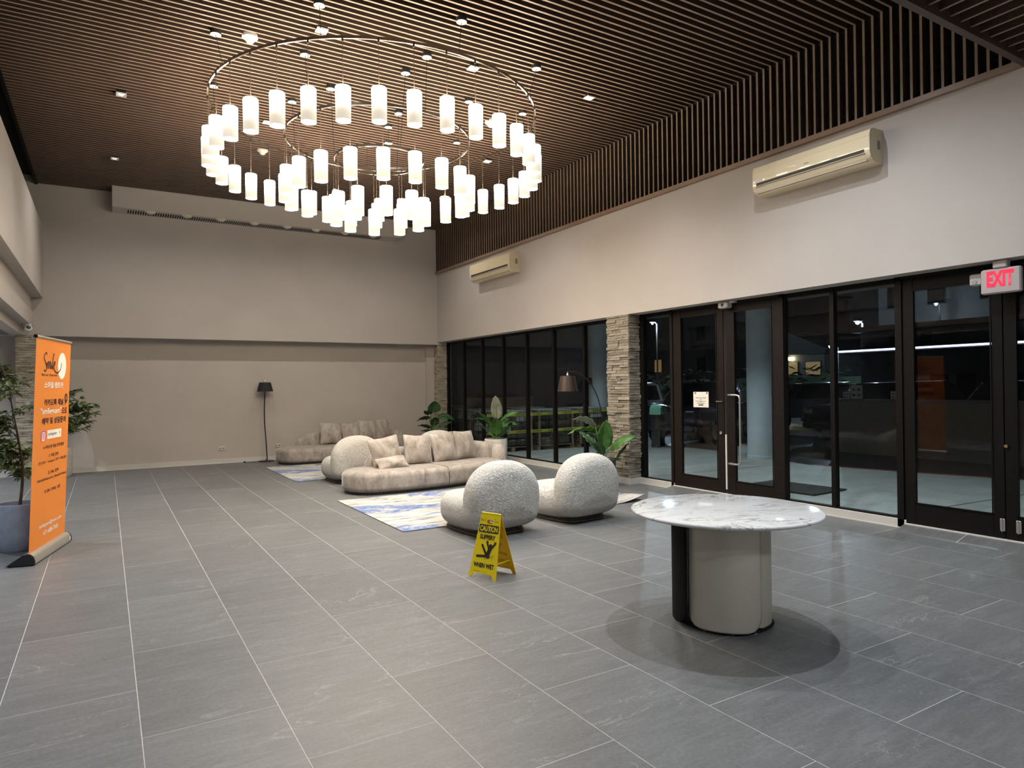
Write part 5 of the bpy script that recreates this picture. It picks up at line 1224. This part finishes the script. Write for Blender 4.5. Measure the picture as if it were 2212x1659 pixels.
# parked vehicles: side profile lofted across the width
def car(label, x, y, rz, paint, kind='suv', box=False):
    c = thing('parked_car' if kind != 'pickup' else 'pickup_truck', label, 'car' if kind != 'pickup' else 'truck', (x, y, -0.12), R0(rz), group='parked vehicles')
    if kind == 'pickup':
        low = [(-2.6, 0.45), (2.45, 0.45), (2.62, 0.62), (2.6, 0.95), (2.35, 1.08), (1.15, 1.12), (-2.6, 1.12)]
        cab = [(1.15, 1.10), (0.55, 1.72), (-0.75, 1.78), (-1.0, 1.70), (-1.05, 1.10)]
    elif kind == 'suv':
        low = [(-2.25, 0.42), (2.2, 0.42), (2.32, 0.60), (2.28, 0.92), (2.0, 1.04), (1.1, 1.08), (-2.25, 1.08), (-2.35, 0.8)]
        cab = [(1.1, 1.06), (0.45, 1.66), (-1.6, 1.72), (-2.05, 1.55), (-2.22, 1.06)]
    else:
        low = [(-2.2, 0.36), (2.15, 0.36), (2.28, 0.52), (2.22, 0.78), (1.8, 0.90), (1.0, 0.96), (-1.75, 0.98), (-2.25, 0.90), (-2.3, 0.6)]
        cab = [(1.0, 0.94), (0.25, 1.40), (-0.85, 1.44), (-1.75, 0.96)]
    def loft(poly, w0, w1, zlo, zhi, name, mat, parent, shrink=0.0):
        cx = sum(p[0] for p in poly)/len(poly); rings = []
        for s_ in (-1, -0.93, 0.93, 1):
            f = 0.965 if abs(s_) == 1 else 1.0; ring = []
            for px, pz in poly:
                k = (pz-zlo)/max(0.01, zhi-zlo); wd = w0+(w1-w0)*k; ring.append((cx+(px-cx)*f, s_*wd, pz if abs(s_) < 1 else zlo+(pz-zlo)*0.985))
            rings.append(ring)
        return obj(name, MB().rings(rings), mat, parent, smooth=True)
    zl, zh = min(p[1] for p in low), max(p[1] for p in low)
    body = loft(low, 0.92, 0.90, zl, zh, 'body', paint, c); z2, z3 = cab[0][1], max(p[1] for p in cab)
    loft(cab, 0.86, 0.68, z2, z3, 'cabin', paint, c)
    def glasspoly(i0, i1, inset_=0.1): pass
    for s_ in (-1, 1):   # side windows, windscreens
        A = [(cab[0][0]-0.20, z2+0.06), (cab[1][0]-0.02, z3-0.10), (cab[-2][0]+0.22, z3-0.10), (cab[-1][0]+0.20, z2+0.06)]
        q = [(px, s_*(0.855+(0.69-0.855)*(pz-z2)/(z3-z2)+0.012), pz) for px, pz in A]
        obj('side_window', MB().add(q, [(0, 1, 2, 3)]), 'car_glass', c)
    for a, b, off in ((cab[0], cab[1], 0.012), (cab[-1], cab[-2] if kind != 'pickup' else cab[-2], -0.012)):
        q = [(a[0]*0.94+b[0]*0.06+off, -0.74, a[1]+0.04), (a[0]*0.94+b[0]*0.06+off, 0.74, a[1]+0.04), (b[0]*0.94+a[0]*0.06+off, 0.62, b[1]-0.06), (b[0]*0.94+a[0]*0.06+off, -0.62, b[1]-0.06)]
        obj('windscreen', MB().add(q, [(0, 1, 2, 3)]), 'car_glass', c)
    for wx in (1.42, -1.42 if kind != 'pickup' else -1.6):
        for s_ in (-1, 1):
            t = obj('wheel', MB().tube([(wx, s_*0.72, 0.35), (wx, s_*0.94, 0.35)], 0.35, 22), 'tyre', c, smooth=True)
            obj('rim', MB().tube([(wx, s_*0.93, 0.35), (wx, s_*0.95, 0.35)], 0.21, 16), 'brushed_steel', t, smooth=True)
    fx, rx = max(p[0] for p in low), min(p[0] for p in low)
    for s_ in (-1, 1):
        obj('headlamp', MB().bbox((fx-0.14, s_*0.70-0.15, zh-0.28), (fx-0.02, s_*0.70+0.15, zh-0.14), .03), 'car_lamp', c); obj('tail_lamp', MB().bbox((rx-0.01, s_*0.78-0.09, zh-0.32), (rx+0.06, s_*0.78+0.09, zh-0.08), .02), 'tail_red', c)
    obj('bumper', MB().bbox((fx-0.10, -0.86, 0.40), (fx+0.06, 0.86, 0.58), .04), paint, c); obj('number_plate', MB().box((rx-0.025, -0.16, zh-0.42), (rx-0.005, 0.16, zh-0.30)), 'white_plastic', c)
    if kind == 'pickup': obj('load_bed', MB().box((-2.5, -0.78, 0.85), (-1.1, 0.78, 1.13)), 'void_black', c)
    return c
car('dark blue pickup truck parked behind the notice door', 15.6, 14.6, 200, 'car_blue', 'pickup'); car('grey pickup truck parked beyond the stone column', 16.0, 18.6, 195, 'car_grey', 'pickup')
car('dark car parked behind the caged pallets', 13.0, 22.5, 250, 'car_grey', 'sedan'); car('black car parked behind the wide window', 19.5, 11.2, 170, 'car_black', 'suv')
car('white car with a pale bonnet among the parked cars', 22.0, 13.0, 165, 'car_white', 'sedan'); car('dark grey car in the second parked row', 22.8, 16.4, 160, 'car_grey', 'suv'); car('black car parked outside the exit door', 19.0, 7.6, 175, 'car_black', 'suv')
car('black sedan at the end of the parked row', 24.0, 9.8, 170, 'car_black', 'sedan')
def toolbox(label, x, y, z, rz):
    t = thing('tool_chest', label, 'tool chest', (x, y, z), R0(rz), group='green tool chests')
    obj('chest', MB().prism([(-0.42, 0.0), (0.42, 0.0), (0.42, 0.22), (0.30, 0.40), (-0.24, 0.40), (-0.34, 0.30), (-0.42, 0.30)], -0.25, 0.25, 'y'), 'green_box', t)
    obj('lid_seam', MB().box((-0.30, -0.256, 0.26), (0.34, -0.25, 0.275)), 'wall_dark', t); obj('latch', MB().box((-0.06, -0.262, 0.12), (0.10, -0.25, 0.24)), 'wall_dark', t); obj('lid_handle', MB().tube([(-0.08, -0.256, 0.31), (0.0, -0.28, 0.35), (0.08, -0.256, 0.31)], 0.012, 6), 'wall_dark', t)
    t.scale = (0.58, 0.58, 0.58)
    obj('stand', MB().box((-0.38, -0.2, -1.5), (0.38, 0.2, 0.0)), 'car_black', t)
toolbox('green metal tool chest seen through the narrow side light', 12.2, 12.98, 0.82, 30); toolbox('green metal tool chest seen through the window beside the round pillar', 12.75, 16.6, 0.80, 35)

# buildings and lights across the car park
def building(label, x0, y0, x1, y1, z1, mat, wins, roof=True, lit=()):
    b = thing('building', label, 'building', (x0, (y0+y1)/2, -0.12), group='buildings across the car park'); w_ = (y1-y0)/2
    obj('wall', MB().box((0, -w_, 0), (x1-x0, w_, z1)), mat, b)
    if roof: obj('roof', MB().box((-0.25, -w_-0.25, z1), (x1-x0+0.2, w_+0.25, z1+0.22)), 'roof_dark', b)
    for k, (yy, zz, ww, hh) in enumerate(wins):
        f = obj('window', MB().box((-0.06, yy-ww/2-0.06, zz-0.06), (0.02, yy+ww/2+0.06, zz+hh+0.06)), 'roof_dark', b)
        obj('pane', MB().box((-0.08, yy-ww/2, zz), (-0.05, yy+ww/2, zz+hh)), 'lit_window' if k in lit else 'car_glass', f)
    return b
b1 = building('pale apartment block with dark windows seen through the exit door', 42.0, 17.2, 54, 24.6, 8.9, 'building_pale', [(y, z, 0.9, 1.3) for z in (3.6, 6.3) for y in (-2.6, 0.2, 2.6)])
b1b = building('dim apartment wing with balconies right of the pale block', 45.0, 9.0, 56, 16.4, 9.2, 'building_grey', [(y, z, 1.0, 1.4) for z in (3.6, 6.4) for y in (-2.4, 0.0, 2.2)])
for z in (2.9, 5.7): obj('balcony', MB().box((-1.0, -2.9, z), (0, -0.4, z+0.12)), 'building_grey', b1b); obj('balcony_rail', MB().box((-1.0, -2.9, z+0.9), (-0.95, -0.4, z+0.96)), 'building_pale', b1b)
b2 = building('low shop with a glowing strip along its canopy', 27.0, 9.0, 33, 16.6, 3.75, 'building_pale', [(-2.0+0.9*k, 1.0, 0.5, 0.9) for k in range(4)], True)
obj('canopy_slab', MB().box((-1.6, -4.4, 2.86), (0.2, 3.9, 2.98)), 'building_grey', b2); obj('light_strip', MB().box((-1.66, -4.4, 2.90), (-1.58, 3.9, 2.96)), 'led_strip', b2); obj('light_strip', MB().box((-1.62, 3.86, 2.90), (0.2, 3.94, 2.96)), 'led_strip', b2)
for k in (0.6, 1.2): obj('vent_louvre', MB().box((-0.05, k*2-0.25, 3.2), (0.0, k*2+0.15, 3.6)), 'roof_dark', b2)
b3 = building('house with a yellow lit porch behind the parked cars', 38.0, 25.7, 46, 30.4, 3.5, 'building_grey', [(-1.6, 2.2, 1.0, 0.8), (0.1, 2.2, 1.2, 0.8), (1.6, 2.2, 0.8, 0.8)], True, (0, 1))
obj('porch_lamp', MB().bbox((-0.3, -0.3, 3.15), (-0.05, 0.1, 3.35), .03), 'porch_light', b3); obj('gable_roof', MB().prism([(-2.9, 3.7), (2.9, 3.7), (0.4, 5.1)], -0.3, 8.0, 'x'), 'roof_dark', b3)
b4 = building('dim block with small lit windows beyond the far car park', 50.0, 38.0, 60, 62, 9.5, 'building_grey', [(y, z, 1.0, 1.3) for z in (3.0, 6.0) for y in (-9, -6, -3, 0, 3, 6, 9)], True, (4,))
b5 = building('dark building closing the yard behind the pallets', 12.0, 28.5, 26.0, 34, 6.5, 'wall_dark', [(y, 3.4, 0.8, 1.0) for y in (-2.0, 0.0, 2.0)])
hd_ = thing('hedge', 'dark hedge along the far side of the car park', 'hedge', (33.5, 26.5, -0.12)); rg = random.Random(5); hm = MB()
for i in range(900):
    p = Vector((rg.uniform(-1.5, 1.5), rg.uniform(-7.5, 16), rg.uniform(0.1, 2.6))); a = rg.uniform(0, PI); s_ = rg.uniform(0.2, 0.4); d = Vector((math.cos(a), math.sin(a), rg.uniform(-.5, .5)))*s_; e = Vector((-math.sin(a), math.cos(a), rg.uniform(-.6, .6)))*s_
    hm.add([p-d, p-e*0.5, p+d, p+e*0.5], [(0, 1, 2, 3)])
f_ = obj('foliage', hm, 'hedge', hd_); f_['kind'] = 'stuff'; obj('stems', MB().box((-0.9, -7.4, 0), (0.9, 15.8, 2.0)), 'hedge', hd_)
def street_lamp(label, x, y, h, watts, r=0.10):
    s_ = thing('street_lamp', label, 'street lamp', (x, y, -0.12), group='street lamps')
    obj('pole', MB().tube([(0, 0, 0), (0, 0, h), (-0.25, 0, h+0.12)], 0.05, 8), 'void_black', s_); obj('head', MB().bbox((-0.55, -0.12, h+0.07), (-0.15, 0.12, h+0.18), .03), 'void_black', s_)
    obj('lens', MB().lathe([(0.0, -0.12), (r*0.7, -0.09), (r, 0.0), (0.0, 0.0)], 14), 'street_light', s_, (-0.38, 0, h+0.07), smooth=True)
    ld = bpy.data.lights.new('bulb', 'POINT'); ld.energy = watts; ld.color = (0.7, 0.88, 1.0); ld.shadow_soft_size = 0.1
    lo = bpy.data.objects.new('bulb', ld); lo.location = (-0.38, 0, h-0.2); link(lo, s_)
street_lamp('bright white street lamp over the parked cars', 30.0, 18.34, 4.4, 350, 0.10); street_lamp('white street lamp seen high in the narrow side light', 30.0, 31.9, 5.55, 500, 0.08)
street_lamp('white lamp on the lane beside the yellow house', 29.0, 18.95, 3.3, 200, 0.16); street_lamp('small wall-height lamp in front of the pale block', 40.5, 20.2, 6.0, 25, 0.08)

# low boundary wall across the pavement and the small boards standing on it
wl_ = thing('boundary_wall', 'low rendered boundary wall between the pavement and the parked cars', 'wall', (15.5, 4.2, -0.12))
obj('wall_body', MB().box((-0.10, -7.0, 0.0), (0.10, 5.9, 1.24)), 'render_brown', wl_); obj('coping', MB().bbox((-0.14, -7.05, 1.24), (0.14, 5.95, 1.29), .01), 'building_pale', wl_)
for lab, y, w_, h_ in (('framed white notice board with dark prints standing on the boundary wall', 9.62, 0.30, 0.34), ('small white card left on the boundary wall', 9.88, 0.17, 0.18), ('small square card on the boundary wall near the door frame', 8.70, 0.18, 0.19)):
    b = thing('notice_board', lab, 'notice board', (15.46, y, 1.17), group='boards on the boundary wall')
    obj('frame', MB().bbox((-0.012, -w_/2-0.012, 0.0), (0.012, w_/2+0.012, h_+0.02), .004), 'wall_dark', b); obj('panel', MB().box((-0.016, -w_/2, 0.01), (-0.012, w_/2, h_)), 'board_white', b)
    for i in (-1, 1):
        for j in (0.3, 0.68): obj('print', MB().box((-0.018, i*w_*0.22-w_*0.13, h_*j-h_*0.08), (-0.016, i*w_*0.22+w_*0.13, h_*j+h_*0.08)), 'wall_dark', b)
